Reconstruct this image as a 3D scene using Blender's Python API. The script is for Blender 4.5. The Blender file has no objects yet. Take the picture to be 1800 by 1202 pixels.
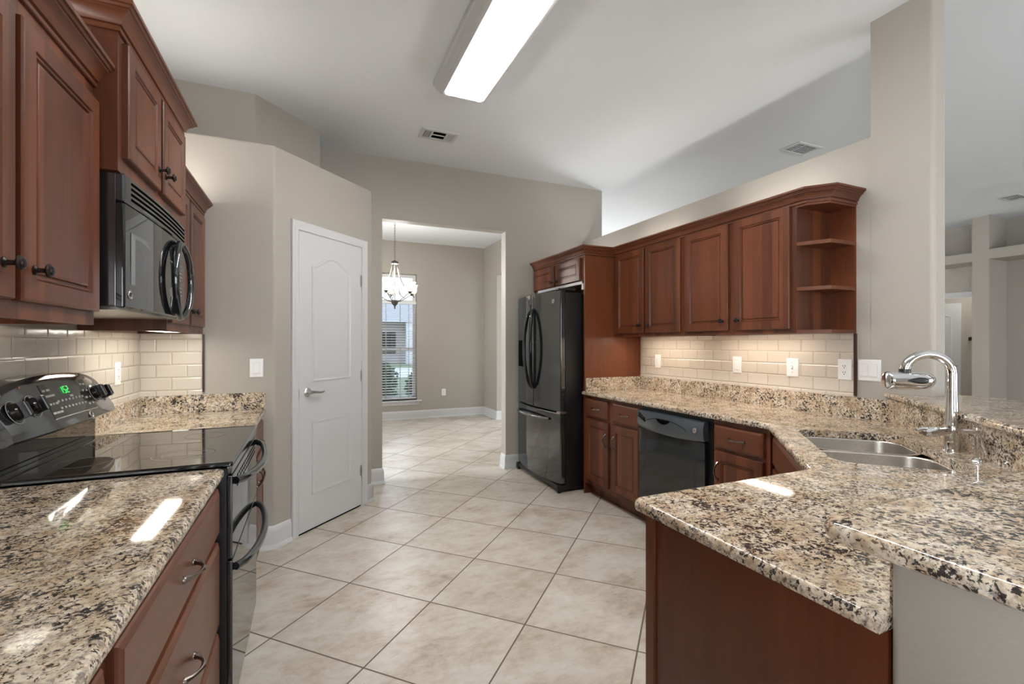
import bpy, bmesh, math, random
from mathutils import Vector, Matrix

# ---------------------------------------------------------------- camera, world, big lights, exposure
SC = bpy.context.scene
COL = SC.collection
CAM_H = 1.317
YAW = math.atan(353 / 811.0)
cam_d = bpy.data.cameras.new('camera')
cam_d.sensor_width = 36.0
cam_d.lens = 811.0 / 1800 * 36
cam_d.shift_y = 2.0 / 1800
cam_d.clip_start = 0.02
cam = bpy.data.objects.new('camera', cam_d)
COL.objects.link(cam)
cam.location = (0, 0, CAM_H)
cam.rotation_euler = (math.pi / 2, 0, -YAW)
SC.camera = cam

world = bpy.data.worlds.new('sky')
SC.world = world
world.use_nodes = True
wn = world.node_tree.nodes
bg = wn['Background']
tc = wn.new('ShaderNodeTexCoord')
sep = wn.new('ShaderNodeSeparateXYZ')
rmp = wn.new('ShaderNodeValToRGB')
rmp.color_ramp.elements[0].position = 0.45
rmp.color_ramp.elements[0].color = (0.86, 0.88, 0.90, 1)
rmp.color_ramp.elements[1].position = 0.8
rmp.color_ramp.elements[1].color = (0.50, 0.68, 0.95, 1)
mr = wn.new('ShaderNodeMapRange')
mr.inputs[1].default_value = -1
mr.inputs[2].default_value = 1
wl = world.node_tree.links
wl.new(tc.outputs['Generated'], sep.inputs[0])
wl.new(sep.outputs['Z'], mr.inputs[0])
wl.new(mr.outputs[0], rmp.inputs[0])
wl.new(rmp.outputs[0], bg.inputs[0])
bg.inputs[1].default_value = 3.0

SC.view_settings.view_transform = 'Standard'
SC.view_settings.look = 'None'
SC.view_settings.exposure = 0.05
SC.view_settings.gamma = 1.0
SC.view_settings.use_curve_mapping = False


def area(name, loc, rot, sx, sy, power, color=(1, 1, 1), spread=180):
    d = bpy.data.lights.new(name, 'AREA')
    d.shape = 'RECTANGLE'
    d.size = sx
    d.size_y = sy
    d.energy = power
    d.color = color
    d.spread = math.radians(spread)
    o = bpy.data.objects.new(name, d)
    COL.objects.link(o)
    o.location = loc
    o.rotation_euler = rot
    return o


H90 = math.pi / 2
DAY = (0.93, 0.97, 1.0)
# daylight outside the windows of the breakfast nook and the living room (behind the camera); then added fill lamps
area('nook_daylight', (0.75, -4.25, 1.35), (H90, 0, 0), 2.2, 2.0, 70, DAY)
area('slider_daylight', (5.9, -4.25, 1.2), (H90, 0, 0), 3.4, 2.2, 190, DAY)
area('foyer_fill', (7.05, 6.5, 1.45), (0, H90, 0), 2.2, 1.6, 330, DAY)  # added lamp that brightens the dining room through the foyer opening
area('side_fill', (-1.2, -1.5, 1.25), (0, -H90, 0), 2.0, 1.7, 190, DAY)  # added fill lamp at camera left, for the faces turned that way
area('hall_fill', (9.65, 3.7, 2.9), (0, 0, 0), 0.5, 0.5, 26, (1, 0.97, 0.92))  # added lamp without a fixture, brightens the white hall door
area('dining_fill', (-1.2, 5.07, 1.4), (0, -H90, 0), 2.1, 0.9, 110, DAY)  # added lamp, lifts the dining room from its unseen side

# ---------------------------------------------------------------- mesh helpers
Z3 = Vector((0, 0, 1))


def V(*a):
    return Vector(a)


class Frame:
    """local axes: a along the front, z up, c out of the front"""
    def __init__(s, o, a, c):
        s.o = Vector(o); s.a = Vector(a).normalized(); s.c = Vector(c).normalized()

    def p(s, a, z, c=0.0):
        return s.o + s.a * a + s.c * c + Z3 * z


FL = Frame((0, 0, 0), (0, 1, 0), (1, 0, 0))       # fronts facing +x : a = world y, c = world x
FR = Frame((0, 0, 0), (0, 1, 0), (-1, 0, 0))      # fronts facing -x : a = world y, c = -world x


def poly_area(p):
    return 0.5 * sum(p[i][0] * p[(i + 1) % len(p)][1] - p[(i + 1) % len(p)][0] * p[i][1] for i in range(len(p)))


def ccw(p):
    p = [tuple(q[:2]) for q in p]
    return p if poly_area(p) > 0 else p[::-1]


def offset_poly(p, d):
    """inset a CCW polygon by d (mitred)"""
    n = len(p); out = []
    for i in range(n):
        a, b, c = Vector(p[i - 1]), Vector(p[i]), Vector(p[(i + 1) % n])
        e1 = (b - a).normalized(); e2 = (c - b).normalized()
        n1 = Vector((-e1.y, e1.x)); n2 = Vector((-e2.y, e2.x))
        k = 1 + n1.dot(n2)
        m = (n1 + n2) / max(k, 0.2)
        q = b + m * d
        out.append((q.x, q.y))
    return out


def round_poly(p, r, seg=6):
    """round the corners of a polygon, r number or list"""
    n = len(p); out = []
    for i in range(n):
        ri = r[i] if isinstance(r, (list, tuple)) else r
        a, b, c = Vector(p[i - 1]), Vector(p[i]), Vector(p[(i + 1) % n])
        if ri <= 0:
            out.append((b.x, b.y)); continue
        e1 = (a - b).normalized(); e2 = (c - b).normalized()
        ang = e1.angle(e2)
        t = min(ri / math.tan(ang / 2), (a - b).length * .49, (c - b).length * .49)
        rr = t * math.tan(ang / 2)
        ctr = b + (e1 + e2).normalized() * (rr / math.sin(ang / 2))
        s = b + e1 * t - ctr; f = b + e2 * t - ctr
        a0 = math.atan2(s.y, s.x); a1 = math.atan2(f.y, f.x)
        da = (a1 - a0 + math.pi) % (2 * math.pi) - math.pi
        for k in range(seg + 1):
            w = a0 + da * k / seg
            out.append((ctr.x + rr * math.cos(w), ctr.y + rr * math.sin(w)))
    return out


class MB:
    def __init__(s):
        s.bm = bmesh.new()

    def face(s, pts):
        try:
            s.bm.faces.new([s.bm.verts.new(p) for p in pts])
        except ValueError:
            pass
        return s

    def hexa(s, P):
        """8 points: bottom 4 then top 4"""
        v = [s.bm.verts.new(p) for p in P]
        fs = []
        for f in ((0, 3, 2, 1), (4, 5, 6, 7), (0, 1, 5, 4), (1, 2, 6, 5), (2, 3, 7, 6), (3, 0, 4, 7)):
            fs.append(s.bm.faces.new([v[i] for i in f]))
        return fs

    def box(s, x0, x1, y0, y1, z0, z1, bev=0.0, seg=2):
        P = [V(x0, y0, z0), V(x1, y0, z0), V(x1, y1, z0), V(x0, y1, z0), V(x0, y0, z1), V(x1, y0, z1), V(x1, y1, z1), V(x0, y1, z1)]
        fs = s.hexa(P)
        if bev > 0:
            es = list({e for f in fs for e in f.edges})
            bmesh.ops.bevel(s.bm, geom=es, offset=bev, segments=seg, affect='EDGES', profile=0.5)
        return s

    def fbox(s, F, a0, a1, z0, z1, c0, c1, bev=0.0, seg=2):
        P = [F.p(a0, z0, c0), F.p(a1, z0, c0), F.p(a1, z0, c1), F.p(a0, z0, c1), F.p(a0, z1, c0), F.p(a1, z1, c0), F.p(a1, z1, c1), F.p(a0, z1, c1)]
        fs = s.hexa(P)
        if bev > 0:
            es = list({e for f in fs for e in f.edges})
            bmesh.ops.bevel(s.bm, geom=es, offset=bev, segments=seg, affect='EDGES', profile=0.5)
        return s

    def loops(s, rings, cap0=True, cap1=True, closed=True):
        R = [[s.bm.verts.new(p) for p in r] for r in rings]
        n = len(R[0])
        for i in range(len(R) - 1):
            for j in range(n if closed else n - 1):
                k = (j + 1) % n
                try:
                    s.bm.faces.new([R[i][j], R[i][k], R[i + 1][k], R[i + 1][j]])
                except ValueError:
                    pass
        if closed:
            for c, r in ((cap0, R[0]), (cap1, R[-1])):
                if c:
                    try:
                        s.bm.faces.new(r)
                    except ValueError:
                        pass
        return s

    def rect_loops(s, F, a0, a1, z0, z1, prof):
        """nested rectangles on a front: prof = [(inset, c)]"""
        rings = []
        for i, c in prof:
            rings.append([F.p(a0 + i, z0 + i, c), F.p(a1 - i, z0 + i, c), F.p(a1 - i, z1 - i, c), F.p(a0 + i, z1 - i, c)])
        return s.loops(rings)

    def shape_loops(s, F, shape, prof):
        """shape = [(a,z)] polygon on a front, prof = [(inset,c)]"""
        sh = ccw(shape)
        rings = []
        for i, c in prof:
            q = offset_poly(sh, i) if i else sh
            rings.append([F.p(a, z, c) for a, z in q])
        return s.loops(rings)

    def slab(s, outline, rings, hole=None, hole_z=None):
        """horizontal slab: outline polygon, rings [(inset,z)] bottom to top, optional hole polygon"""
        o = ccw(outline)
        R = []
        for i, z in rings:
            q = offset_poly(o, i) if i else o
            R.append([s.bm.verts.new((x, y, z)) for x, y in q])
        n = len(o)
        for i in range(len(R) - 1):
            for j in range(n):
                k = (j + 1) % n
                s.bm.faces.new([R[i][j], R[i][k], R[i + 1][k], R[i + 1][j]])
        hl = []
        if hole:
            h = ccw(hole)
            hl = [[s.bm.verts.new((x, y, z)) for x, y in h] for z in (rings[0][1], rings[-1][1])]
            m = len(h)
            for j in range(m):
                k = (j + 1) % m
                s.bm.faces.new([hl[0][k], hl[0][j], hl[1][j], hl[1][k]])
        for q, r in enumerate((R[0], R[-1])):
            es = []
            for lp in [r] + ([hl[q]] if hole else []):
                for j in range(len(lp)):
                    a, b = lp[j], lp[(j + 1) % len(lp)]
                    e = s.bm.edges.get((a, b)) or s.bm.edges.new((a, b))
                    es.append(e)
            bmesh.ops.triangle_fill(s.bm, edges=es, use_beauty=True, use_dissolve=False)
        return s

    def tube(s, pts, r, n=10, closed=False, caps=True):
        pts = [Vector(p) for p in pts]
        m = len(pts)
        rad = r if isinstance(r, (list, tuple)) else [r] * m
        rings = []
        up = None
        for i in range(m):
            if closed:
                t = (pts[(i + 1) % m] - pts[i - 1]).normalized()
            else:
                t = (pts[min(i + 1, m - 1)] - pts[max(i - 1, 0)]).normalized()
            if up is None:
                up = Vector((0, 0, 1)) if abs(t.z) < 0.9 else Vector((1, 0, 0))
            x = t.cross(up)
            if x.length < 1e-5:
                x = t.orthogonal()
            x.normalize()
            up = x.cross(t).normalized()
            rings.append([pts[i] + (x * math.cos(k * 2 * math.pi / n) + up * math.sin(k * 2 * math.pi / n)) * rad[i] for k in range(n)])
        if closed:
            rings.append(rings[0])
            return s.loops(rings, False, False)
        return s.loops(rings, caps, caps)

    def lathe(s, o, axis, prof, n=20, capa=True, capb=True):
        """prof = [(radius, height along axis)]"""
        o = Vector(o); t = Vector(axis).normalized()
        x = t.orthogonal().normalized(); y = t.cross(x)
        rings = [[o + t * h + (x * math.cos(k * 2 * math.pi / n) + y * math.sin(k * 2 * math.pi / n)) * max(r, 1e-4) for k in range(n)] for r, h in prof]
        return s.loops(rings, capa, capb)

    def sweep(s, path, prof, side=1):
        """path = list of (x,y); prof = [(out, z)] closed section; out measured to the right (side=1) of travel"""
        P = [Vector(p) for p in path]
        n = len(P); rings = []
        for i in range(n):
            ns = []
            if i > 0:
                e = (P[i] - P[i - 1]).normalized(); ns.append(Vector((e.y, -e.x)) * side)
            if i < n - 1:
                e = (P[i + 1] - P[i]).normalized(); ns.append(Vector((e.y, -e.x)) * side)
            if len(ns) == 2:
                m = (ns[0] + ns[1]) / (1 + ns[0].dot(ns[1]))
            else:
                m = ns[0]
            rings.append([V(P[i].x + m.x * o, P[i].y + m.y * o, z) for o, z in prof])
        return s.loops(rings)

    def build(s, name, mat, parent=None, smooth=35):
        bm = s.bm
        bmesh.ops.recalc_face_normals(bm, faces=bm.faces)
        off = V(0, 0, 0)
        p = parent
        while p is not None:
            off += p.location; p = p.parent
        if off.length > 0:
            bmesh.ops.translate(bm, verts=bm.verts, vec=-off)
        me = bpy.data.meshes.new(name)
        bm.to_mesh(me); bm.free()
        if smooth:
            for f in me.polygons:
                f.use_smooth = True
            me.set_sharp_from_angle(angle=math.radians(smooth))
        if mat:
            me.materials.append(mat)
        o = bpy.data.objects.new(name, me)
        COL.objects.link(o)
        o.parent = parent
        if smooth:
            w = o.modifiers.new('weighted_normal', 'WEIGHTED_NORMAL')
            w.weight = 100
            w.keep_sharp = True
        return o


def thing(name, label, cat, loc=(0, 0, 0), group=None):
    o = bpy.data.objects.new(name, None)
    o.empty_display_size = 0.1
    COL.objects.link(o)
    o.location = loc
    o['label'] = label; o['category'] = cat
    group = group or GROUPS.get(name)
    if group: o['group'] = group
    return o


GROUPS = dict(ceiling_vent='ceiling air vents', light_switch='white wall switches', power_outlet='white wall outlets', undercabinet_light='light bars under the wall cabinets',
              wall_cabinet='cherry wall cabinets', base_cabinet='cherry base cabinets', countertop='granite countertops')


def tag(o, label, cat, group=None, kind=None):
    o['label'] = label; o['category'] = cat
    if group: o['group'] = group
    if kind: o['kind'] = kind
    return o


def struct(o, label=None):
    o['kind'] = 'structure'
    if label: o['label'] = label
    return o


# ---------------------------------------------------------------- materials
def new_mat(name):
    m = bpy.data.materials.new(name)
    m.use_nodes = True
    nt = m.node_tree
    b = nt.nodes['Principled BSDF']
    return m, nt, b


def simple(name, col, rough=0.5, metal=0.0, coat=0.0, emit=None, es=0.0, spec=0.5):
    m, nt, b = new_mat(name)
    b.inputs['Base Color'].default_value = (*col, 1)
    b.inputs['Roughness'].default_value = rough
    b.inputs['Metallic'].default_value = metal
    b.inputs['Coat Weight'].default_value = coat
    b.inputs['Coat Roughness'].default_value = 0.08
    b.inputs['Specular IOR Level'].default_value = spec
    if emit:
        b.inputs['Emission Color'].default_value = (*emit, 1)
        b.inputs['Emission Strength'].default_value = es
    return m


def gloss(name, col, rough, ior):
    m, nt, b = new_mat(name)
    b.inputs['Base Color'].default_value = (*col, 1)
    b.inputs['Roughness'].default_value = rough
    b.inputs['IOR'].default_value = ior
    return m


def N(nt, typ, **kw):
    n = nt.nodes.new(typ)
    for k, v in kw.items():
        setattr(n, k, v)
    return n


def setin(n, **kw):
    for k, v in kw.items():
        n.inputs[k.replace('_', ' ')].default_value = v
    return n


def pos(nt):
    return N(nt, 'ShaderNodeNewGeometry').outputs['Position']


def mix(nt, fac, a, b, mode='MIX'):
    n = N(nt, 'ShaderNodeMix', data_type='RGBA', blend_type=mode)
    for i, v in ((0, fac), (6, a), (7, b)):
        if isinstance(v, (int, float)):
            n.inputs[i].default_value = v
        elif isinstance(v, tuple):
            n.inputs[i].default_value = (*v, 1) if len(v) == 3 else v
        else:
            nt.links.new(v, n.inputs[i])
    return n.outputs[2]


def ramp(nt, src, stops):
    r = N(nt, 'ShaderNodeValToRGB')
    el = r.color_ramp.elements
    while len(el) < len(stops):
        el.new(0.5)
    for e, (p, c) in zip(el, stops):
        e.position = p
        e.color = (c, c, c, 1) if isinstance(c, (int, float)) else (*c, 1)
    nt.links.new(src, r.inputs[0])
    return r.outputs[0]


def noise(nt, vec, scale, detail=3, rough=0.5, dist=0.0):
    n = N(nt, 'ShaderNodeTexNoise')
    setin(n, Scale=scale, Detail=detail, Roughness=rough, Distortion=dist)
    nt.links.new(vec, n.inputs['Vector'])
    return n.outputs['Fac']


def math_(nt, op, a, b=None):
    n = N(nt, 'ShaderNodeMath', operation=op)
    for i, v in ((0, a), (1, b)):
        if v is None: continue
        if isinstance(v, (int, float)): n.inputs[i].default_value = v
        else: nt.links.new(v, n.inputs[i])
    return n.outputs[0]


def bump(nt, b, h, strength, dist=0.01):
    n = N(nt, 'ShaderNodeBump')
    n.inputs['Strength'].default_value = strength
    n.inputs['Distance'].default_value = dist
    nt.links.new(h, n.inputs['Height'])
    nt.links.new(n.outputs[0], b.inputs['Normal'])


def paint(name, col, rough=0.55, tex=0.12, scale=160):
    m, nt, b = new_mat(name)
    b.inputs['Base Color'].default_value = (*col, 1)
    b.inputs['Roughness'].default_value = rough
    if tex:
        bump(nt, b, noise(nt, pos(nt), scale, 2), tex, 0.003)
    return m


def wood(name, dark, light, horiz=False, strip=0.068, rough=0.36, contrast=1.0):
    m, nt, b = new_mat(name)
    P = pos(nt)
    sx = N(nt, 'ShaderNodeSeparateXYZ'); nt.links.new(P, sx.inputs[0])
    rnd = N(nt, 'ShaderNodeObjectInfo').outputs['Random']
    w = math_(nt, 'ADD', math_(nt, 'ADD', sx.outputs['X'], sx.outputs['Y']), math_(nt, 'MULTIPLY', rnd, 3.7))
    z = math_(nt, 'ADD', sx.outputs['Z'], math_(nt, 'MULTIPLY', rnd, 9.3))
    across, along = (z, w) if horiz else (w, z)
    cm = N(nt, 'ShaderNodeCombineXYZ')
    nt.links.new(math_(nt, 'MULTIPLY', across, 1.0), cm.inputs[0])
    nt.links.new(math_(nt, 'MULTIPLY', along, 0.07), cm.inputs[1])
    g = noise(nt, cm.outputs[0], 60, 5, 0.6, 0.3)
    g2 = noise(nt, cm.outputs[0], 14, 3, 0.55, 0.8)
    st = math_(nt, 'FLOOR', math_(nt, 'DIVIDE', across, strip))
    wn_ = N(nt, 'ShaderNodeTexWhiteNoise', noise_dimensions='1D')
    nt.links.new(st, wn_.inputs['W'])
    s = math_(nt, 'ADD', math_(nt, 'MULTIPLY', g, 0.45), math_(nt, 'MULTIPLY', g2, 0.35))
    s = math_(nt, 'ADD', s, math_(nt, 'MULTIPLY', wn_.outputs['Value'], 0.52 * contrast))
    c = mix(nt, ramp(nt, s, [(0.30, 0.0), (0.95 if contrast >= 1 else 0.85, 1.0)]), dark, light)
    nt.links.new(c, b.inputs['Base Color'])
    b.inputs['Roughness'].default_value = rough
    b.inputs['Coat Weight'].default_value = 0.14
    b.inputs['Specular IOR Level'].default_value = 0.36
    b.inputs['Coat Roughness'].default_value = 0.18
    bump(nt, b, g, 0.05, 0.002)
    return m


def granite(name):
    m, nt, b = new_mat(name)
    P = pos(nt)
    n1 = noise(nt, P, 13, 4, 0.6, 0.6)
    base = ramp(nt, n1, [(0.30, (0.40, 0.28, 0.175)), (0.43, (0.60, 0.475, 0.335)), (0.56, (0.74, 0.645, 0.52)), (0.72, (0.78, 0.72, 0.63))])
    n5 = noise(nt, P, 95, 3, 0.6)
    base = mix(nt, ramp(nt, n5, [(0.42, 0.0), (0.60, 0.75)]), base, (0.40, 0.30, 0.21))
    n4 = noise(nt, P, 70, 3, 0.6, 0.3)
    base = mix(nt, ramp(nt, n4, [(0.55, 0.0), (0.62, 0.8)]), base, (0.25, 0.225, 0.205))
    n2 = noise(nt, P, 135, 3, 0.6, 0.4)
    base = mix(nt, ramp(nt, n2, [(0.575, 0.0), (0.625, 0.9)]), base, (0.13, 0.065, 0.038))
    n6 = noise(nt, P, 14, 2, 0.5)
    n3 = noise(nt, P, 105, 4, 0.65, 0.5)
    k = math_(nt, 'ADD', n3, math_(nt, 'MULTIPLY', n6, 0.35))
    base = mix(nt, ramp(nt, k, [(0.715, 0.0), (0.755, 0.95)]), base, (0.022, 0.02, 0.022))
    nt.links.new(base, b.inputs['Base Color'])
    b.inputs['Roughness'].default_value = 0.055
    b.inputs['Specular IOR Level'].default_value = 0.5
    return m


def floor_mat():
    m, nt, b = new_mat('floor_tile')
    P = pos(nt)
    r2 = math.sqrt(0.5)

    def dot(v):
        d = N(nt, 'ShaderNodeVectorMath', operation='DOT_PRODUCT')
        nt.links.new(P, d.inputs[0]); d.inputs[1].default_value = v
        return d.outputs['Value']
    a = math_(nt, 'SUBTRACT', dot((r2, r2, 0)), -0.012)
    c = math_(nt, 'SUBTRACT', dot((r2, -r2, 0)), 0.287)
    cm = N(nt, 'ShaderNodeCombineXYZ')
    nt.links.new(math_(nt, 'ADD', a, 51.1), cm.inputs[0]); nt.links.new(math_(nt, 'ADD', c, 51.1), cm.inputs[1])
    br = N(nt, 'ShaderNodeTexBrick', offset=0.0, squash=1.0)
    setin(br, Scale=1.0, Mortar_Size=0.0040, Mortar_Smooth=0.25, Bias=0.0, Brick_Width=0.511, Row_Height=0.511)
    br.inputs['Color1'].default_value = (0, 0, 0, 1); br.inputs['Color2'].default_value = (1, 1, 1, 1)
    br.inputs['Mortar'].default_value = (0.5, 0.5, 0.5, 1)
    nt.links.new(cm.outputs[0], br.inputs['Vector'])
    st = N(nt, 'ShaderNodeVectorMath', operation='MULTIPLY')
    nt.links.new(P, st.inputs[0]); st.inputs[1].default_value = (0.8, 1.25, 1)
    sh = N(nt, 'ShaderNodeVectorMath', operation='ADD')
    nt.links.new(st.outputs[0], sh.inputs[0]); nt.links.new(br.outputs['Color'], sh.inputs[1])
    n1 = noise(nt, sh.outputs[0], 4.0, 7, 0.66, 0.25)
    n2 = noise(nt, sh.outputs[0], 19, 6, 0.7, 0.15)
    n3 = noise(nt, sh.outputs[0], 90, 2, 0.5)
    s = math_(nt, 'ADD', math_(nt, 'MULTIPLY', n1, 0.62), math_(nt, 'MULTIPLY', n2, 0.38))
    col = ramp(nt, s, [(0.35, (0.35, 0.28, 0.215)), (0.45, (0.49, 0.425, 0.35)), (0.55, (0.575, 0.53, 0.468)), (0.67, (0.635, 0.60, 0.545))])
    col = mix(nt, 0.12, col, br.outputs['Color'], 'SOFT_LIGHT')
    col = mix(nt, ramp(nt, n3, [(0.66, 0.0), (0.74, 0.35)]), col, (0.30, 0.24, 0.18))
    col = mix(nt, br.outputs['Fac'], col, (0.15, 0.115, 0.085))
    nt.links.new(col, b.inputs['Base Color'])
    rr = math_(nt, 'ADD', math_(nt, 'MULTIPLY', n2, 0.18), 0.24)
    rr = math_(nt, 'ADD', rr, math_(nt, 'MULTIPLY', br.outputs['Fac'], 0.5))
    nt.links.new(rr, b.inputs['Roughness'])
    b.inputs['Specular IOR Level'].default_value = 0.36
    h = math_(nt, 'SUBTRACT', math_(nt, 'MULTIPLY', n2, 0.08), br.outputs['Fac'])
    bump(nt, b, h, 0.35, 0.004)
    return m


def subway(name, axis):
    m, nt, b = new_mat(name)
    P = pos(nt)
    sx = N(nt, 'ShaderNodeSeparateXYZ'); nt.links.new(P, sx.inputs[0])
    cm = N(nt, 'ShaderNodeCombineXYZ')
    nt.links.new(math_(nt, 'ADD', sx.outputs[axis], 15.2 + 0.02), cm.inputs[0])
    nt.links.new(math_(nt, 'ADD', sx.outputs['Z'], 7.6 - 1.015), cm.inputs[1])
    br = N(nt, 'ShaderNodeTexBrick', offset=0.5, squash=1.0)
    setin(br, Scale=1.0, Mortar_Size=0.0018, Mortar_Smooth=0.6, Bias=0.0, Brick_Width=0.153, Row_Height=0.0762)
    br.inputs['Color1'].default_value = (0.55, 0.495, 0.43, 1); br.inputs['Color2'].default_value = (0.58, 0.525, 0.46, 1)
    br.inputs['Mortar'].default_value = (0.45, 0.39, 0.32, 1)
    nt.links.new(cm.outputs[0], br.inputs['Vector'])
    nt.links.new(br.outputs['Color'], b.inputs['Base Color'])
    b.inputs['Roughness'].default_value = 0.13
    br2 = N(nt, 'ShaderNodeTexBrick', offset=0.5, squash=1.0)
    setin(br2, Scale=1.0, Mortar_Size=0.007, Mortar_Smooth=1.0, Bias=0.0, Brick_Width=0.153, Row_Height=0.0762)
    nt.links.new(cm.outputs[0], br2.inputs['Vector'])
    h = math_(nt, 'SUBTRACT', math_(nt, 'MULTIPLY', noise(nt, P, 12, 1), 0.35), br2.outputs['Fac'])
    bump(nt, b, h, 0.65, 0.004)
    return m


def pane_mat(name, tint=(1, 1, 1)):
    m = bpy.data.materials.new(name)
    m.use_nodes = True
    nt = m.node_tree
    nt.nodes.clear()
    o = N(nt, 'ShaderNodeOutputMaterial'); t = N(nt, 'ShaderNodeBsdfTransparent'); g = N(nt, 'ShaderNodeBsdfGlossy')
    g.inputs['Roughness'].default_value = 0.02
    t.inputs[0].default_value = (*tint, 1)
    fr = N(nt, 'ShaderNodeFresnel'); mx = N(nt, 'ShaderNodeMixShader')
    nt.links.new(fr.outputs[0], mx.inputs[0]); nt.links.new(t.outputs[0], mx.inputs[1]); nt.links.new(g.outputs[0], mx.inputs[2])
    nt.links.new(mx.outputs[0], o.inputs[0])
    return m


def brushed(name):
    m, nt, b = new_mat(name)
    P = pos(nt)
    st = N(nt, 'ShaderNodeVectorMath', operation='MULTIPLY')
    nt.links.new(P, st.inputs[0]); st.inputs[1].default_value = (1, 1, 14)
    n = noise(nt, st.outputs[0], 60, 3)
    b.inputs['Base Color'].default_value = (0.74, 0.72, 0.69, 1)
    b.inputs['Metallic'].default_value = 1
    b.inputs['Roughness'].default_value = 0.27
    return m


M = dict(
    wall=paint('wall_paint', (0.382, 0.353, 0.311)),
    ceiling=paint('ceiling_paint', (0.76, 0.785, 0.81), 0.8, 0.3, 90),
    white=paint('trim_white', (0.575, 0.578, 0.582), 0.32, 0.0),
    floor=floor_mat(),
    granite=granite('granite'),
    wood=wood('cherry_wood', (0.060, 0.016, 0.007), (0.178, 0.053, 0.021)),
    woodh=wood('cherry_wood_across', (0.085, 0.024, 0.011), (0.200, 0.066, 0.029), True, 0.5, contrast=0.4),
    woodp=wood('cherry_panel', (0.095, 0.025, 0.009), (0.185, 0.056, 0.021), False, 0.5, 0.36, contrast=0.4),
    wooddark=wood('dark_wood_trim', (0.030, 0.011, 0.006), (0.055, 0.02, 0.011)),
    maple=wood('maple_underside', (0.68, 0.42, 0.23), (0.80, 0.55, 0.34), False, 0.2, 0.5, 0.4),
    subY=subway('subway_tile_along', 'Y'),
    subX=subway('subway_tile_across', 'X'),
    black=gloss('appliance_black', (0.014, 0.017, 0.020), 0.07, 2.1),
    blackglass=gloss('black_glass', (0.008, 0.008, 0.009), 0.03, 1.8),
    knobblack=simple('knob_black', (0.012, 0.010, 0.009), 0.16),
    dwblack=gloss('dishwasher_black', (0.010, 0.012, 0.014), 0.06, 1.65),
    handleblack=simple('handle_black', (0.006, 0.006, 0.007), 0.12),
    blackside=paint('textured_black', (0.007, 0.006, 0.006), 0.4, 0.5, 350),
    blackmatt=simple('black_plastic', (0.010, 0.010, 0.010), 0.35),
    void=simple('dark_recess', (0.004, 0.004, 0.004), 0.8, spec=0.0),
    grey=simple('print_grey', (0.45, 0.45, 0.44), 0.5),
    red=simple('print_red', (0.5, 0.05, 0.04), 0.5),
    ring=simple('burner_print', (0.09, 0.09, 0.09), 0.3),
    green=simple('display_green', (0.02, 0.1, 0.02), 0.5, emit=(0.08, 0.9, 0.15), es=0.8),
    chrome=simple('chrome', (0.80, 0.80, 0.80), 0.05, 1.0),
    steel=brushed('stainless_steel'),
    nickel=simple('satin_nickel', (0.55, 0.54, 0.52), 0.28, 1.0),
    pewter=simple('pewter_pull', (0.24, 0.20, 0.18), 0.26, 1.0),
    bronze=simple('oil_rubbed_bronze', (0.045, 0.036, 0.032), 0.34, 0.8),
    iron=simple('wrought_iron', (0.055, 0.048, 0.045), 0.5, 0.5),
    plate=simple('switch_plate_white', (0.80, 0.80, 0.81), 0.3),
    plategrey=simple('plate_shadow_line', (0.42, 0.42, 0.42), 0.5),
    lens=simple('lamp_lens', (0.9, 0.9, 0.9), 0.4, emit=(1.0, 0.99, 0.96), es=23.0),
    tubeglow=simple('lamp_strip', (0.9, 0.9, 0.9), 0.4, emit=(1.0, 0.93, 0.78), es=3.2),
    shade=simple('frosted_shade', (0.85, 0.80, 0.68), 0.5, emit=(1.0, 0.90, 0.68), es=1.1),
    blind=simple('blind_white', (0.80, 0.80, 0.81), 0.5),
    glass=pane_mat('window_glass'),
    grassm=paint('lawn', (0.15, 0.18, 0.09), 0.9, 0.5, 20),
    concrete=paint('pale_concrete', (0.55, 0.54, 0.51), 0.9, 0.2, 30),
    siding=paint('house_siding', (0.36, 0.33, 0.31), 0.8, 0.2, 20),
    roof=paint('roof_shingle', (0.34, 0.32, 0.30), 0.9, 0.5, 15),
    leaf=simple('shrub_leaf', (0.055, 0.10, 0.028), 0.6),
    bark=simple('bark', (0.09, 0.06, 0.04), 0.9),
    winframe=simple('window_vinyl', (0.78, 0.78, 0.78), 0.4),
)

# ---------------------------------------------------------------- room shell
CEIL = 3.07
LW = -0.92        # left wall face
RW = 2.805        # face of the partial-height wall
PY = 3.33         # pantry front wall face
BY = 4.46         # back wall face
T = 0.115


def wall(name, boxes, mat=None, bev=0.0):
    mb = MB()
    for b in boxes:
        mb.box(*b, bev=bev, seg=3)
    return struct(mb.build(name, mat or M['wall'], None, 40))


struct(MB().box(-1.3, 12.0, -4.3, 8.4, -0.08, 0.0).build('floor', M['floor'], None, 0))
struct(MB().box(-1.3, 12.0, -4.3, 8.4, CEIL, CEIL + 0.1).build('ceiling', M['ceiling'], None, 0))
wall('wall_left', [(LW - T, LW, -4.15, -2.4, 0, CEIL), (LW - T, LW, -2.4, -0.6, 0, .15), (LW - T, LW, -2.4, -0.6, 2.35, CEIL), (LW - T, LW, -0.6, 4.62, 0, CEIL), (LW - T, LW, 5.52, 8.05, 0, CEIL), (LW - T, LW, 4.62, 5.52, 0, .3), (LW - T, LW, 4.62, 5.52, 2.5, CEIL)])
# back wall with the cased opening to the dining room
wall('wall_back', [(LW, 0.612, BY, BY + T, 0, CEIL), (1.868, 3.07, BY, BY + T, 0, CEIL), (0.612, 1.868, BY, BY + T, 2.488, CEIL)])
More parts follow.
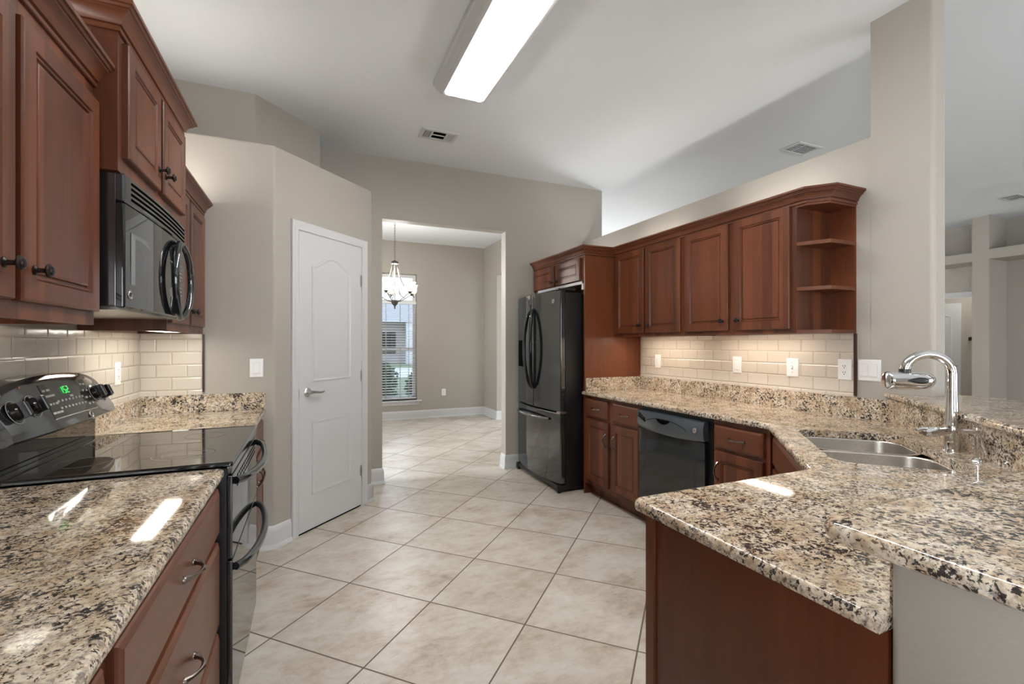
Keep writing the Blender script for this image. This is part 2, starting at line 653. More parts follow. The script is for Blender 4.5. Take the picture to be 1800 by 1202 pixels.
# partial-height wall with the plant ledge, and its full-height end column
mb = MB()
mb.box(RW, RW + T, 1.53, BY, 0, 2.443)
mb.bm.verts.ensure_lookup_table()
mb.slab(round_poly([(RW, 1.25), (RW + T, 1.25), (RW + T, 1.531), (RW, 1.531)], [0.022, 0.022, 0, 0]), [(0, 0), (0, CEIL)])
struct(mb.build('wall_right', M['wall'], None, 40))
# pantry closet: part-height box with a 45 degree face
pantry = [(LW, PY), (-0.217, PY), (0.462, PY + 0.679), (0.462, BY), (LW, BY)]
struct(MB().slab(round_poly(pantry, [0, 0.03, 0.02, 0, 0]), [(0, 0), (0, 2.575), (0.006, 2.588), (0.018, 2.592)]).build('wall_pantry', M['wall'], None, 40))
# duct chase above it, set back
struct(MB().slab(round_poly([(LW, 3.70), (-0.363, 3.70), (0.068, 4.131), (0.068, BY), (LW, BY)], [0, 0.02, 0.012, 0, 0]), [(0, 2.592), (0, CEIL)]).build('wall_chase', M['wall'], None, 40))
# dining room
WX0, WX1, WZ0, WZ1 = 0.70, 1.694, 0.33, 2.515
DY = 8.05
wall('wall_dining', [(LW, WX0, DY, DY + 0.2, 0, CEIL), (WX1, 9.1, DY, DY + 0.2, 0, CEIL), (WX0, WX1, DY, DY + 0.2, 0, WZ0), (WX0, WX1, DY, DY + 0.2, WZ1, CEIL),
                     ])
wall('wall_entry_added', [(6.8, 6.95, 5.0, 5.7, 0, CEIL), (6.8, 6.95, 7.3, DY, 0, CEIL), (6.8, 6.95, 5.7, 7.3, 0, .3), (6.8, 6.95, 5.7, 7.3, 2.6, CEIL)])  # unseen wall added to hold the window of the foyer fill lamp
wall('wall_foyer', [(2.94, 2.94 + T, 7.41, DY, 0, CEIL), (2.94, 2.94 + T, BY + T, 5.6, 0, CEIL), (2.94, 2.94 + T, 5.6, 7.41, 2.49, CEIL)])
# wall behind the camera with the nook window and the patio slider
wall('wall_rear', [(LW, -0.35, -4.15, -4.0, 0, CEIL), (-0.35, 1.85, -4.15, -4, 0, .35), (-0.35, 1.85, -4.15, -4, 2.35, CEIL), (1.85, 4.2, -4.15, -4, 0, CEIL),
                   (4.2, 7.6, -4.15, -4, 2.3, CEIL), (4.2, 7.6, -4.15, -4, 0, 0.1), (7.6, 9.1, -4.15, -4, 0, CEIL)])
# living room far wall with niches, pillar and hall opening
wall('wall_living', [(8.98, 9.1, -4.15, 3.52, 0, CEIL), (8.98, 9.1, 4.45, DY, 0, CEIL), (8.98, 9.1, 3.52, 4.45, 2.03, CEIL),
                     (8.5, 8.98, 3.18, 3.36, 0, CEIL), (8.5, 8.98, 0.9, 3.18, 2.47, 2.605), (8.5, 8.98, 3.36, 4.7, 2.455, 2.585),
                     (8.5, 8.98, 4.7, 4.9, 0, CEIL), (8.5, 8.98, 0.72, 0.9, 0, CEIL)])
wall('wall_hall', [(10.2, 10.3, 2.4, 6.0, 0, CEIL), (9.1, 10.2, 2.4, 2.5, 0, CEIL), (9.1, 10.2, 5.9, 6.0, 0, CEIL)])
# knee wall of the breakfast bar
knee = [(0.815, 0.24), (1.874, 0.24), (2.884, 1.249), (2.80, 1.249), (2.80, 1.42), (1.80, 0.42), (0.815, 0.42)]
struct(MB().slab(round_poly(knee, [0.015, 0, 0, 0, 0, 0, 0.015]), [(0, 0), (0, 1.024)]).build('wall_bar', M['wall'], None, 40))

# baseboards
BB = [(0, 0), (0.024, 0), (0.024, 0.012), (0.017, 0.026), (0.015, 0.03), (0.015, 0.112), (0.010, 0.122), (0.010, 0.132), (0.004, 0.142), (0, 0.145)]


def baseboard(name, path, side=1):
    return struct(MB().sweep(path, BB, side).build(name, M['white'], None, 50))


d45 = math.sqrt(0.5)


def on_diag(s):      # point on the diagonal pantry face, s metres from its front corner
    return (-0.217 + s * d45, PY + s * d45)


baseboard('baseboard_pantry', [(-0.30, PY), (-0.217, PY), on_diag(0.125)])
baseboard('baseboard_pantry_far', [on_diag(0.885), (0.462, PY + 0.679), (0.462, BY)])
baseboard('baseboard_back', [(0.462, BY), (0.612, BY), (0.612, BY + T)])
baseboard('baseboard_back_right', [(1.868, BY + T), (1.868, BY), (2.2, BY)])
baseboard('baseboard_dining', [(LW, DY), (2.94, DY), (2.94, 7.41), (3.05, 7.41)])

# pantry door (structure) with casing
FD = Frame((-0.217, PY, 0), (d45, d45, 0), (d45, -d45, 0))
DL0, DL1, DLZ = 0.192, 0.822, 2.085
door = struct(MB().shape_loops(FD, [(DL0, 0.012), (DL1, 0.012), (DL1, DLZ), (DL0, DLZ)], [(0, -0.03), (0, 0.004), (0.002, 0.006)]).build('door_1', M['white'], None, 30))
# moulded panels
def arch_panel(a0, a1, z0, zs, rise):
    pts = [(a0, z0), (a1, z0), (a1, zs)]
    n = 14
    for i in range(1, n):
        t = i / n
        pts.append((a1 + (a0 - a1) * t, zs + rise * (0.5 - 0.5 * math.cos(2 * math.pi * t)) ** 0.8))
    pts.append((a0, zs))
    return pts


PP = [(0.0, 0.0055), (0.001, 0.011), (0.010, 0.0115), (0.018, 0.0068), (0.030, 0.0062), (0.040, 0.0085), (0.044, 0.0088)]
MB().shape_loops(FD, arch_panel(DL0 + 0.115, DL1 - 0.115, 1.045, 1.86, 0.085), PP).build('upper_panel', M['white'], door, 30)
MB().shape_loops(FD, [(DL0 + 0.115, 0.25), (DL1 - 0.115, 0.25), (DL1 - 0.115, 0.765), (DL0 + 0.115, 0.765)], PP).build('lower_panel', M['white'], door, 30)
MB().fbox(FD, DL0 - 0.004, DL0 + 0.004, 0.94, 1.0, 0.0, 0.0065).build('strike_plate', M['nickel'], door)
hb = MB()
hp = FD.p(DL0 + 0.075, 0.975, 0.006)
hb.lathe(hp, FD.c, [(0.033, 0), (0.033, 0.004), (0.028, 0.010), (0.016, 0.014), (0.012, 0.02), (0.012, 0.045)])
lv = [FD.p(DL0 + 0.070, 0.975, 0.05), FD.p(DL0 + 0.09, 0.977, 0.052), FD.p(DL0 + 0.125, 0.971, 0.052), FD.p(DL0 + 0.160, 0.966, 0.05), FD.p(DL0 + 0.19, 0.972, 0.047)]
hb.tube(lv, [0.012, 0.011, 0.009, 0.008, 0.006], 10)
hb.build('lever_handle', M['nickel'], door)
for hz in (0.29, 1.057, 1.82):
    h = MB()
    h.tube([FD.p(DL1 + 0.004, hz - 0.045, 0.010), FD.p(DL1 + 0.004, hz + 0.045, 0.010)], 0.008, 8)
    h.fbox(FD, DL1 - 0.010, DL1 + 0.018, hz - 0.043, hz + 0.043, 0.0, 0.0075)
    h.build('hinge', M['nickel'], door)


def casing(name, F, a0, a1, z1, w=0.058):
    """three-sided door casing: opening a0..a1, head z1"""
    prof = [(0.0, 0.0), (0.0, 0.010), (0.006, 0.013), (0.020, 0.012), (0.026, 0.016), (w - 0.016, 0.019), (w - 0.004, 0.021), (w, 0.018), (w, 0.0)]
    path = [(a0, 0.0), (a0, z1), (a1, z1), (a1, 0.0)]
    nrm = [(-1, 0), (-1, 1), (1, 1), (1, 0)]
    rings = [[F.p(p[0] + n[0] * o, p[1] + n[1] * o, c) for o, c in prof] for p, n in zip(path, nrm)]
    return struct(MB().loops(rings).build(name, M['white'], None, 40))


casing('trim_1', FD, DL0 - 0.006, DL1 + 0.010, DLZ + 0.006)
jm = MB()
jm.fbox(FD, DL0 - 0.006, DL0 - 0.001, 0, DLZ + 0.006, -0.03, 0.003)
jm.fbox(FD, DL1 + 0.002, DL1 + 0.010, 0, DLZ + 0.006, -0.03, 0.003)
jm.fbox(FD, DL0 - 0.006, DL1 + 0.01, DLZ + 0.001, DLZ + 0.006, -0.03, 0.003)
struct(jm.build('trim_2', M['white'], None, 30))
struct(MB().fbox(FD, DL0 - 0.002, DL1 + 0.003, 0.001, 0.0115, -0.002, 0.0025).build('door_gap_shade', M['void'], None, 0))  # near-black strip stands in for the shade under the door leaf
# hall: casing of the opening in the living room and the white door beyond
FH = Frame((8.98, 0, 0), (0, 1, 0), (-1, 0, 0))
casing('trim_4', FH, 3.52, 4.45, 2.0, 0.085)
FH2 = Frame((10.2, 0, 0), (0, 1, 0), (-1, 0, 0))
d2 = struct(MB().fbox(FH2, 4.17, 4.95, 0.01, 2.0, -0.02, 0.03, 0.002).build('door_2', M['white'], None, 30))
MB().shape_loops(FH2, [(q[0], q[1]) for q in arch_panel(4.29, 4.83, 1.0, 1.78, 0.08)], [(0, .029), (0.002, .035), (0.012, .035), (0.02, .031), (0.03, .031)]).build('upper_panel', M['white'], d2, 30)
MB().lathe(FH2.p(4.235, 0.93, 0.03), (-1, 0, 0), [(0.03, 0), (0.03, .008), (0.012, .02), (0.012, .05), (0.028, .055), (0.028, .07), (0.01, .08)]).build('door_knob', M['nickel'], d2)

# windows: dining window in view, nook and slider unseen, the rest added for fill light
def window(name, F, a0, a1, z0, z1, depth, rails, muntins=(), w=0.05):
    """frame set back in its opening; rails = heights of horizontal bars"""
    fm = MB()
    rg = []
    for i, c in ((0.001, -depth - 0.05), (0.001, -depth), (w, -depth), (w, -depth - 0.05), (0.001, -depth - 0.05)):
        rg.append([F.p(a0 + i, z0 + i, c), F.p(a1 - i, z0 + i, c), F.p(a1 - i, z1 - i, c), F.p(a0 + i, z1 - i, c)])
    fm.loops(rg, False, False)
    for r in rails:
        fm.fbox(F, a0 + w - .004, a1 - w + .004, r - 0.025, r + 0.025, -depth - 0.048, -depth + 0.004)
    for q in muntins:
        fm.fbox(F, q - 0.02, q + 0.02, z0 + w - .004, z1 - w + .004, -depth - 0.046, -depth + 0.002)
    fr = struct(fm.build(name, M['winframe'], None, 30))
    MB().fbox(F, a0 + .01, a1 - .01, z0 + .01, z1 - .01, -depth - 0.028, -depth - 0.022).build('pane', M['glass'], fr, 0)
    return fr


FW = Frame((0, DY, 0), (1, 0, 0), (0, -1, 0))
w1 = window('window_1', FW, WX0, WX1, WZ0, WZ1, 0.12, (1.21, 2.045))
sb = MB()
sb.fbox(FW, WX0 - 0.06, WX1 + 0.075, WZ0 - 0.028, WZ0, -0.12, 0.05, 0.006)
sb.fbox(FW, WX0 - 0.03, WX1 + 0.045, WZ0 - 0.085, WZ0 - 0.028, 0.0, 0.018, 0.004)
sb.build('sill', M['white'], w1, 30)
FN = Frame((0, -4.0, 0), (1, 0, 0), (0, 1, 0))
window('window_2', FN, -0.35, 1.85, 0.35, 2.35, 0.06, (1.35,), (0.38, 1.12))
window('window_3', FN, 4.2, 7.6, 0.1, 2.3, 0.06, (), (5.33, 6.46), 0.07)
window('fill_window_4', Frame((6.8, 0, 0), (0, 1, 0), (-1, 0, 0)), 5.7, 7.3, 0.3, 2.6, 0.06, (1.9,), (6.5,))  # made-up window, an opening for the foyer fill lamp
window('fill_window_6', Frame((LW, 0, 0), (0, 1, 0), (1, 0, 0)), -2.4, -0.6, 0.15, 2.35, 0.05, (), (-1.5,))  # invented left-wall window that lets the side fill lamp in
window('fill_window_5', Frame((LW, 0, 0), (0, 1, 0), (1, 0, 0)), 4.62, 5.52, 0.3, 2.5, 0.05, (1.45,))  # invented window for the dining fill lamp, kept out of reflections
# wood edging that ends the tile
struct(MB().box(RW - 0.016, RW - 0.0005, 1.598, 1.608, 1.0215, 1.371).build('trim_5', M['wooddark'], None, 0))
struct(MB().box(-0.606, -0.596, PY - 0.014, PY - 0.0005, 1.0215, 1.371).build('trim_6', M['wooddark'], None, 0))

# tile backsplashes
tl = MB().box(LW + .0005, LW + 0.008, 0.0, PY - 0.0005, 1.0055, 1.372).build('tile_backsplash', M['subY'], None, 0)
tag(tl, 'cream subway tile backsplash on the wall behind the range', 'backsplash')
tl = MB().box(LW + 0.008, -0.606, PY - 0.008, PY - 0.0005, 1.0055, 1.372).build('tile_backsplash', M['subX'], None, 0)
tag(tl, 'narrow cream subway tile return beside the pantry light switch', 'backsplash')
tl = MB().box(RW - 0.008, RW - 0.0005, 1.608, 3.434, 1.0155, 1.372).build('tile_backsplash', M['subY'], None, 0)
tag(tl, 'beige subway tile backsplash above the counter with the dishwasher', 'backsplash')


# ---------------------------------------------------------------- cabinet parts
DOORP = [(0, 0), (0, 0.015), (0.003, 0.019), (0.007, 0.020), (0.050, 0.020), (0.053, 0.0145), (0.056, 0.0165), (0.060, 0.0165), (0.063, 0.0105), (0.066, 0.0105), (0.069, 0.0155), (0.076, 0.0175)]
DRWP = [(0, 0), (0, 0.011), (0.003, 0.015), (0.010, 0.0175), (0.014, 0.020)]


def knob(F, a, z, c, parent):
    k = MB()
    k.lathe(F.p(a, z, c), F.c, [(0.0115, 0), (0.0115, 0.003), (0.006, 0.006), (0.0055, 0.018), (0.008, 0.021), (0.0155, 0.024), (0.0165, 0.027), (0.0145, 0.030), (0.010, 0.0315), (0.009, 0.034), (0.003, 0.0355)], 18)
    return k.build('knob', M['bronze'], parent)


def pull(F, a, z, c, parent, vertical=False, L=0.098, mat='pewter'):
    k = MB()
    pts = []; rad = []
    n = 12
    for i in range(n + 1):
        t = i / n
        s = (t - 0.5) * L
        out = 0.004 + 0.028 * math.sin(math.pi * t) ** 0.7
        pts.append(F.p(a, z + s, c + out) if vertical else F.p(a + s, z, c + out))
        rad.append(0.0085 - 0.0042 * math.sin(math.pi * t) ** 0.5 + (0.0015 if 0.4 < t < 0.6 else 0))
    k.tube(pts, rad, 8)
    for s in (-0.5, 0.5):
        b = F.p(a, z + s * L, c - 0.0005) if vertical else F.p(a + s * L, z, c - 0.0005)
        k.lathe(b, F.c, [(0.009, 0), (0.009, 0.004), (0.006, 0.010)], 10)
    return k.build('pull', M[mat], parent)


def cab_door(F, a0, a1, z0, z1, c, parent, hw=None, mat='wood'):
    d = MB().rect_loops(F, a0, a1, z0, z1, [(i, c + k) for i, k in DOORP]).build('door', M[mat], parent, 25)
    if hw:
        kind, a, z = hw
        if kind == 'knob': knob(F, a, z, c + 0.020, d)
        else: pull(F, a, z, c + 0.020, d, True)
    return d


def drawer(F, a0, a1, z0, z1, c, parent, hw=True):
    d = MB().rect_loops(F, a0, a1, z0, z1, [(i, c + k) for i, k in DRWP]).build('drawer', M['woodh'], parent, 25)
    if hw:
        pull(F, (a0 + a1) / 2, (z0 + z1) / 2, c + 0.020, d)
    return d


def upper_body(F, a0, a1, z0, z1, cb, cf, parent, under=True):
    """carcass plus projecting bottom rail, with a pale underside"""
    m = MB()
    m.fbox(F, a0, a1, z0 + 0.022, z1, cb, cf)
    m.fbox(F, a0, a1, z0, z0 + 0.0221, cf - 0.019, cf)
    m.fbox(F, a0, a0 + 0.016, z0, z0 + 0.0221, cb, cf - 0.019)
    m.fbox(F, a1 - 0.016, a1, z0, z0 + 0.0221, cb, cf - 0.019)
    b = m.build('carcass', M['wood'], parent, 25)
    if under:
        MB().fbox(F, a0 + 0.016, a1 - 0.016, z0 + 0.0165, z0 + 0.0225, cb, cf - 0.019).build('underside', M['maple'], parent, 0)
    return b


def crown(path, zb, parent, side=1, h=0.078, out=0.052):
    prof = [(-0.01, zb), (0.007, zb), (0.009, zb + 0.002), (0.009, zb + 0.011), (0.006, zb + 0.013), (0.006, zb + 0.016), (0.013, zb + 0.018), (0.015, zb + 0.025), (0.020, zb + 0.036), (0.028, zb + 0.046),
            (0.037, zb + 0.052), (0.037, zb + 0.056), (0.042, zb + 0.058), (0.046, zb + 0.064), (out, zb + 0.066), (out, zb + h), (-0.01, zb + h)]
    return MB().sweep(path, prof, side).build('crown_moulding', M['woodh'], parent, 24)


UB, UT = 1.372, 2.10
FX = -0.605          # left upper face frame

# ---- left run, wall cabinets
AY1 = 1.79
t = thing('wall_cabinet', 'cherry wall cabinet nearest the camera, two doors with round dark knobs', 'cabinet', (LW, 0.98, UB))
upper_body(FL, 0.98, AY1, UB, UT, LW, FX, t)
cab_door(FL, 1.372, 1.777, 1.412, UT - 0.055, FX, t, ('knob', 1.415, 1.485))
cab_door(FL, 0.995, 1.345, 1.412, UT - 0.055, FX, t, ('knob', 1.298, 1.485))
crown([(FX, 0.98), (FX, AY1)], UT - 0.008, t)
BF = -0.547
t = thing('wall_cabinet', 'raised cherry wall cabinet mounted over the black microwave', 'cabinet', (LW, 1.79, 1.845))
MB().box(LW, BF, AY1 + .001, 2.555, 1.85, 2.285, 0.001).build('carcass', M['wood'], t, 25)
MB().box(LW, BF + 0.001, AY1 + 0.0005, AY1 + 0.010, 2.255, 2.285).build('side_rail', M['wood'], t, 25)
cab_door(FL, 1.825, 2.165, 1.90, 2.262, BF, t, ('knob', 2.14, 1.975))
cab_door(FL, 2.20, 2.540, 1.90, 2.262, BF, t, ('knob', 2.225, 1.975))
crown([(LW, AY1), (BF, AY1), (BF, 2.556), (LW, 2.556)], 2.277, t, 1)
t = thing('wall_cabinet', 'cherry wall cabinet squeezed between the microwave and the pantry wall', 'cabinet', (LW, 2.56, UB))
upper_body(FL, 2.558, PY - 0.001, UB, UT, LW, FX, t)
cab_door(FL, 2.575, 2.905, 1.412, UT - 0.025, FX, t, ('knob', 2.875, 1.485))
cab_door(FL, 2.935, 3.285, 1.412, UT - 0.025, FX, t, ('knob', 2.968, 1.485))
crown([(FX, 2.612), (FX, PY - 0.001)], UT - 0.008, t)

# ---- right run, wall cabinets (fronts facing -x, c = -x)
RF = 2.51
cb, cf = -(RW - .001), -RF
t = thing('wall_cabinet', 'cherry two-door wall cabinet next to the tall refrigerator side panel', 'cabinet', (RW, 3.03, UB))
upper_body(FR, 2.602, 3.453, UB, UT, cb, cf, t)
cab_door(FR, 3.035, 3.410, 1.40, 2.098, cf, t, ('knob', 3.075, 1.463))
cab_door(FR, 2.628, 3.008, 1.40, 2.098, cf, t, ('knob', 2.968, 1.463))
crown([(RF, 3.454), (RF, 2.602)], UT - 0.008, t)
t = thing('wall_cabinet', 'cherry two-door wall cabinet beside the open corner shelves', 'cabinet', (RW, 2.17, UB))
upper_body(FR, 1.745, 2.600, UB, UT, cb, cf, t)
cab_door(FR, 2.200, 2.578, 1.40, 2.098, cf, t, ('knob', 2.238, 1.463))
cab_door(FR, 1.778, 2.155, 1.40, 2.098, cf, t, ('knob', 2.115, 1.463))
crown([(RF, 2.600), (RF, 1.745)], UT - 0.008, t)
# open end shelf
t = thing('corner_shelf', 'open angled cherry end shelf with two shelves next to the painted wall column', 'shelf', (RW, 1.67, UB))
SP = [(RW - .0105, 1.7445), (RF, 1.7445), (2.588, 1.604), (RW - .0105, 1.604)]
MB().slab(SP, [(0, UB), (0, UB + 0.02)]).build('base_board', M['woodp'], t, 0)
for z in (1.612, 1.865):
    MB().slab(SP, [(0, z), (0, z + 0.02)]).build('shelf', M['woodp'], t, 0)
MB().slab([(RW - .0105, 1.7445), (RF, 1.7445), (RF, 1.690), (2.582, 1.604), (RW - .0105, 1.604)], [(0, UT - 0.02), (0, UT)]).build('top_board', M['woodp'], t, 0)
MB().box(RW - 0.010, RW - .0005, 1.602, 1.7445, UB, UT).build('back_panel', M['woodp'], t, 0)
crown([(RF, 1.745), (RF, 1.690), (2.582, 1.604), (RW - 0.001, 1.604)], UT - 0.008, t)
# refrigerator surround
PYF = 3.455
t = MB().box(2.2, RW - .001, PYF, PYF + 0.02, 0.0, UT, 0.001).build('refrigerator_side_panel', M['woodp'], None, 25)
tag(t, 'tall cherry panel standing between the refrigerator and the counter', 'cabinet panel')
t = thing('wall_cabinet', 'shallow cherry cabinet above the black refrigerator', 'cabinet', (RW, 3.97, 1.84))
MB().box(2.2, RW - .001, PYF + 0.021, BY - 0.001, 1.862, UT, 0.001).build('carcass', M['wood'], t, 25)
MB().box(2.215, RW - .002, PYF + 0.021, BY - 0.002, 1.845, 1.862).build('underside', M['maple'], t, 0)
m = MB()
m.box(2.197, 2.2, PYF + 0.0215, BY - 0.1, 1.842, 1.866)
m.box(2.197, 2.2, PYF + 0.0215, PYF + 0.045, 1.79, 1.866)
m.build('pale_filler', M['white'], t, 0)['label'] = 'unpainted pale filler strip'
cab_door(FR, 3.515, 3.955, 1.872, 2.075, -2.2, t, ('knob', 3.925, 1.915))
cab_door(FR, 3.99, 4.43, 1.872, 2.075, -2.2, t, ('knob', 4.02, 1.915))
crown([(2.2, BY - 0.001), (2.2, PYF), (2.51, PYF)], UT - 0.008, t)

# ---- base cabinets
CT = 0.90
CB = 0.868
BX = -0.295          # left face frame


def base_body(F, a0, a1, cb, cf, parent, toe=0.075):
    m = MB()
    m.fbox(F, a0, a1, 0.10, CB - 0.001, cb, cf, 0.001)
    m.fbox(F, a0, a1, 0.0, 0.10, cb, cf - toe)
    return m.build('carcass', M['wood'], parent, 25)


t = thing('base_cabinet', 'cherry three-drawer base cabinet in front of the near counter', 'cabinet', (LW, 1.34, 0))
base_body(FL, 0.885, 1.803, LW + .001, BX, t)
drawer(FL, 0.915, 1.780, 0.685, 0.838, BX, t)
drawer(FL, 0.915, 1.780, 0.385, 0.662, BX, t)
drawer(FL, 0.915, 1.780, 0.115, 0.362, BX, t)
t = thing('base_cabinet', 'cherry base cabinet at the bottom edge under the near granite counter', 'cabinet', (LW, 0.4, 0))
base_body(FL, -0.5, 0.884, LW + .001, BX, t)
drawer(FL, 0.20, 0.865, 0.685, 0.838, BX, t)
cab_door(FL, 0.20, 0.52, 0.115, 0.662, BX, t, ('pull', 0.49, 0.56))
cab_door(FL, 0.54, 0.865, 0.115, 0.662, BX, t, ('pull', 0.57, 0.56))
t = thing('base_cabinet', 'cherry base cabinet between the range and the pantry wall', 'cabinet', (LW, 2.95, 0))
base_body(FL, 2.572, PY - 0.001, LW + .001, BX, t)
drawer(FL, 2.595, 3.29, 0.685, 0.838, BX, t)
cab_door(FL, 2.595, 2.93, 0.115, 0.662, BX, t, ('pull', 2.90, 0.57))
cab_door(FL, 2.955, 3.29, 0.115, 0.662, BX, t, ('pull', 2.99, 0.57))

RFX = 2.20
t = thing('base_cabinet', 'cherry base cabinet with two drawers and two doors beside the dishwasher', 'cabinet', (RW, 3.08, 0))
base_body(FR, 2.70, PYF - .001, -(RW - .001), -RFX, t)
drawer(FR, 3.100, 3.410, 0.690, 0.842, -RFX, t)
drawer(FR, 2.712, 3.030, 0.690, 0.842, -RFX, t)
cab_door(FR, 3.085, 3.410, 0.145, 0.672, -RFX, t, ('pull', 3.115, 0.53))
cab_door(FR, 2.712, 3.035, 0.145, 0.672, -RFX, t, ('pull', 3.002, 0.53))
t = thing('base_cabinet', 'cherry base cabinet with one drawer between dishwasher and sink corner', 'cabinet', (RW, 1.85, 0))
base_body(FR, 1.672, 2.040, -(RW - .001), -RFX, t)
drawer(FR, 1.702, 2.024, 0.705, 0.838, -RFX, t)
cab_door(FR, 1.702, 2.024, 0.145, 0.685, -RFX, t, ('pull', 1.992, 0.57))
# diagonal sink base
dg = Vector((d45, d45, 0)); dn = Vector((-d45, d45, 0))
FS = Frame((1.54, 0.99, 0), dg, dn)
SL = (Vector((2.20, 1.65, 0)) - Vector((1.54, 0.99, 0))).length
t = thing('base_cabinet', 'diagonal cherry sink cabinet across the counter corner', 'cabinet', (1.87, 1.32, 0))
m = MB()
m.fbox(FS, 0.002, SL - 0.004, 0.10, 0.64, -0.45, -0.002, 0.001)
m.fbox(FS, 0.002, SL - 0.004, 0.64, CB - 0.001, -0.02, -0.002, 0.001)
m.fbox(FS, 0.002, SL - 0.004, 0.0, 0.10, -0.45, -0.077)
m.build('carcass', M['wood'], t, 25)
drawer(FS, 0.06, SL - 0.06, 0.70, 0.842, -0.002, t, False)
cab_door(FS, 0.06, SL / 2 - 0.015, 0.145, 0.68, -0.002, t, ('pull', SL / 2 - 0.05, 0.56))
cab_door(FS, SL / 2 + 0.015, SL - 0.06, 0.145, 0.68, -0.002, t, ('pull', SL / 2 + 0.05, 0.56))
# peninsula cabinet, finished end panel towards the camera
t = thing('base_cabinet', 'peninsula cabinet with a dark cherry end panel under the granite', 'cabinet', (1.15, 0.7, 0))
m = MB()
m.box(0.838, 1.53, 0.425, 0.975, 0.10, CB - 0.001)
m.box(0.838, 1.53, 0.425, 0.90, 0.0, 0.10)
m.build('carcass', M['wood'], t, 25)
MB().box(0.825, 0.838, 0.4255, 0.965, 0.0, CB - 0.001, 0.001).build('end_panel', M['woodp'], t, 25)
MB().box(0.818, 0.838, 0.955, 0.987, 0.0, CB - 0.001, 0.002).build('corner_stile', M['wood'], t, 25)
FP = Frame((0, 0.975, 0), (1, 0, 0), (0, 1, 0))
cab_door(FP, 0.87, 1.19, 0.145, 0.68, 0, t, ('pull', 1.16, 0.56))
cab_door(FP, 1.21, 1.51, 0.145, 0.68, 0, t, ('pull', 1.24, 0.56))
drawer(FP, 0.87, 1.51, 0.70, 0.842, 0, t)

# ---------------------------------------------------------------- granite tops
EDGE = [(0.010, CB), (0.002, CB + 0.004), (0.0, CB + 0.012), (0.0, CT - 0.014), (0.003, CT - 0.006), (0.008, CT - 0.0015), (0.014, CT)]
GF = 0.0205          # granite backsplash thickness incl. bed
t = thing('countertop', 'speckled granite countertop on the near side of the range', 'countertop', (LW, 0.6, CB))
MB().slab(round_poly([(LW, -0.5), (-0.265, -0.5), (-0.265, 1.808), (LW, 1.808)], [0, 0, 0.02, 0]), EDGE).build('top', M['granite'], t, 30)
MB().box(LW + .0005, LW + GF, -0.5, 1.806, CT, 1.005, 0.002).build('splash_strip', M['granite'], t, 25)
t = thing('countertop', 'granite countertop filling the corner between range and pantry wall', 'countertop', (LW, 2.95, CB))
MB().slab(round_poly([(LW, 2.568), (-0.265, 2.568), (-0.265, PY - .0005), (LW, PY - .0005)], [0, 0.012, 0.0, 0]), EDGE).build('top', M['granite'], t, 30)
MB().box(LW + .0005, LW + GF, 2.57, PY - GF, CT, 1.005, 0.002).build('splash_strip', M['granite'], t, 25)
MB().box(LW + .0005, -0.268, PY - GF, PY - .0005, CT, 1.005, 0.002).build('splash_strip', M['granite'], t, 25)

# sink geometry in the diagonal frame: along dg, across n=(d45,-d45)
dnn = Vector((d45, -d45, 0))


def sp(al, nn, z=0):
    q = dg * al + dnn * nn
    return V(q.x, q.y, z)


def srect(a0, a1, n0, n1, r):
    P = [sp(a0, n0), sp(a1, n0), sp(a1, n1), sp(a0, n1)]
    return round_poly(ccw([(p.x, p.y) for p in P]), r, 7)


S_A0, S_A1, S_N0, S_N1 = 1.925, 2.60, 0.462, 0.862
hole = srect(S_A0, S_A1, S_N0, S_N1, 0.085)
t = thing('countertop', 'L-shaped granite countertop with the sink cut into its corner', 'countertop', (2.2, 1.6, CB))
out = [(0.793, 0.4205), (1.8005, 0.4205), (RW - 0.0005, 1.4255), (RW - 0.0005, PYF - .0005), (2.163, PYF - .0005), (2.163, 1.66), (1.523, 1.02), (0.793, 1.02)]
MB().slab(round_poly(out, [0.0, 0, 0, 0, 0.012, 0.03, 0.03, 0.03]), EDGE, hole).build('top', M['granite'], t, 30)
MB().box(RW - GF, RW - .0005, 1.43, PYF - .0005, CT, 1.015, 0.002).build('splash_strip', M['granite'], t, 25)
MB().box(2.205, RW - GF, PYF - GF, PYF - .0005, CT, 1.012, 0.002).build('splash_strip', M['granite'], t, 25)
MB().slab([(0.833, 0.4205), (1.8, 0.4205), (RW - .021, 1.405), (RW - .021, 1.434), (1.7965, 0.4275), (0.833, 0.4275)], [(0, CT), (0, 1.023)]).build('splash_strip', M['granite'], t, 25)
BZ = 1.025
bar = [(2.802, 1.462), (1.796, 0.462), (0.700, 0.462), (0.700, -0.02), (1.95, -0.02), (3.02, 1.05), (3.02, 1.247), (2.802, 1.247)]
BE = [(0.008, BZ), (0.001, BZ + 0.005), (0.0, BZ + 0.012), (0.0, BZ + 0.018), (0.003, BZ + 0.024), (0.009, BZ + 0.0285), (0.016, BZ + 0.03)]
b = MB().slab(round_poly(bar, [0, 0.05, 0.04, 0.04, 0.05, 0.05, 0.02, 0], 8), BE).build('bar_top', M['granite'], None, 30)
tag(b, 'raised granite breakfast bar top curving behind the sink', 'bar top')

# sink
t = thing('double_sink', 'stainless steel double-bowl sink set under the corner granite', 'sink', tuple(sp(2.26, 0.66, 0.67)))


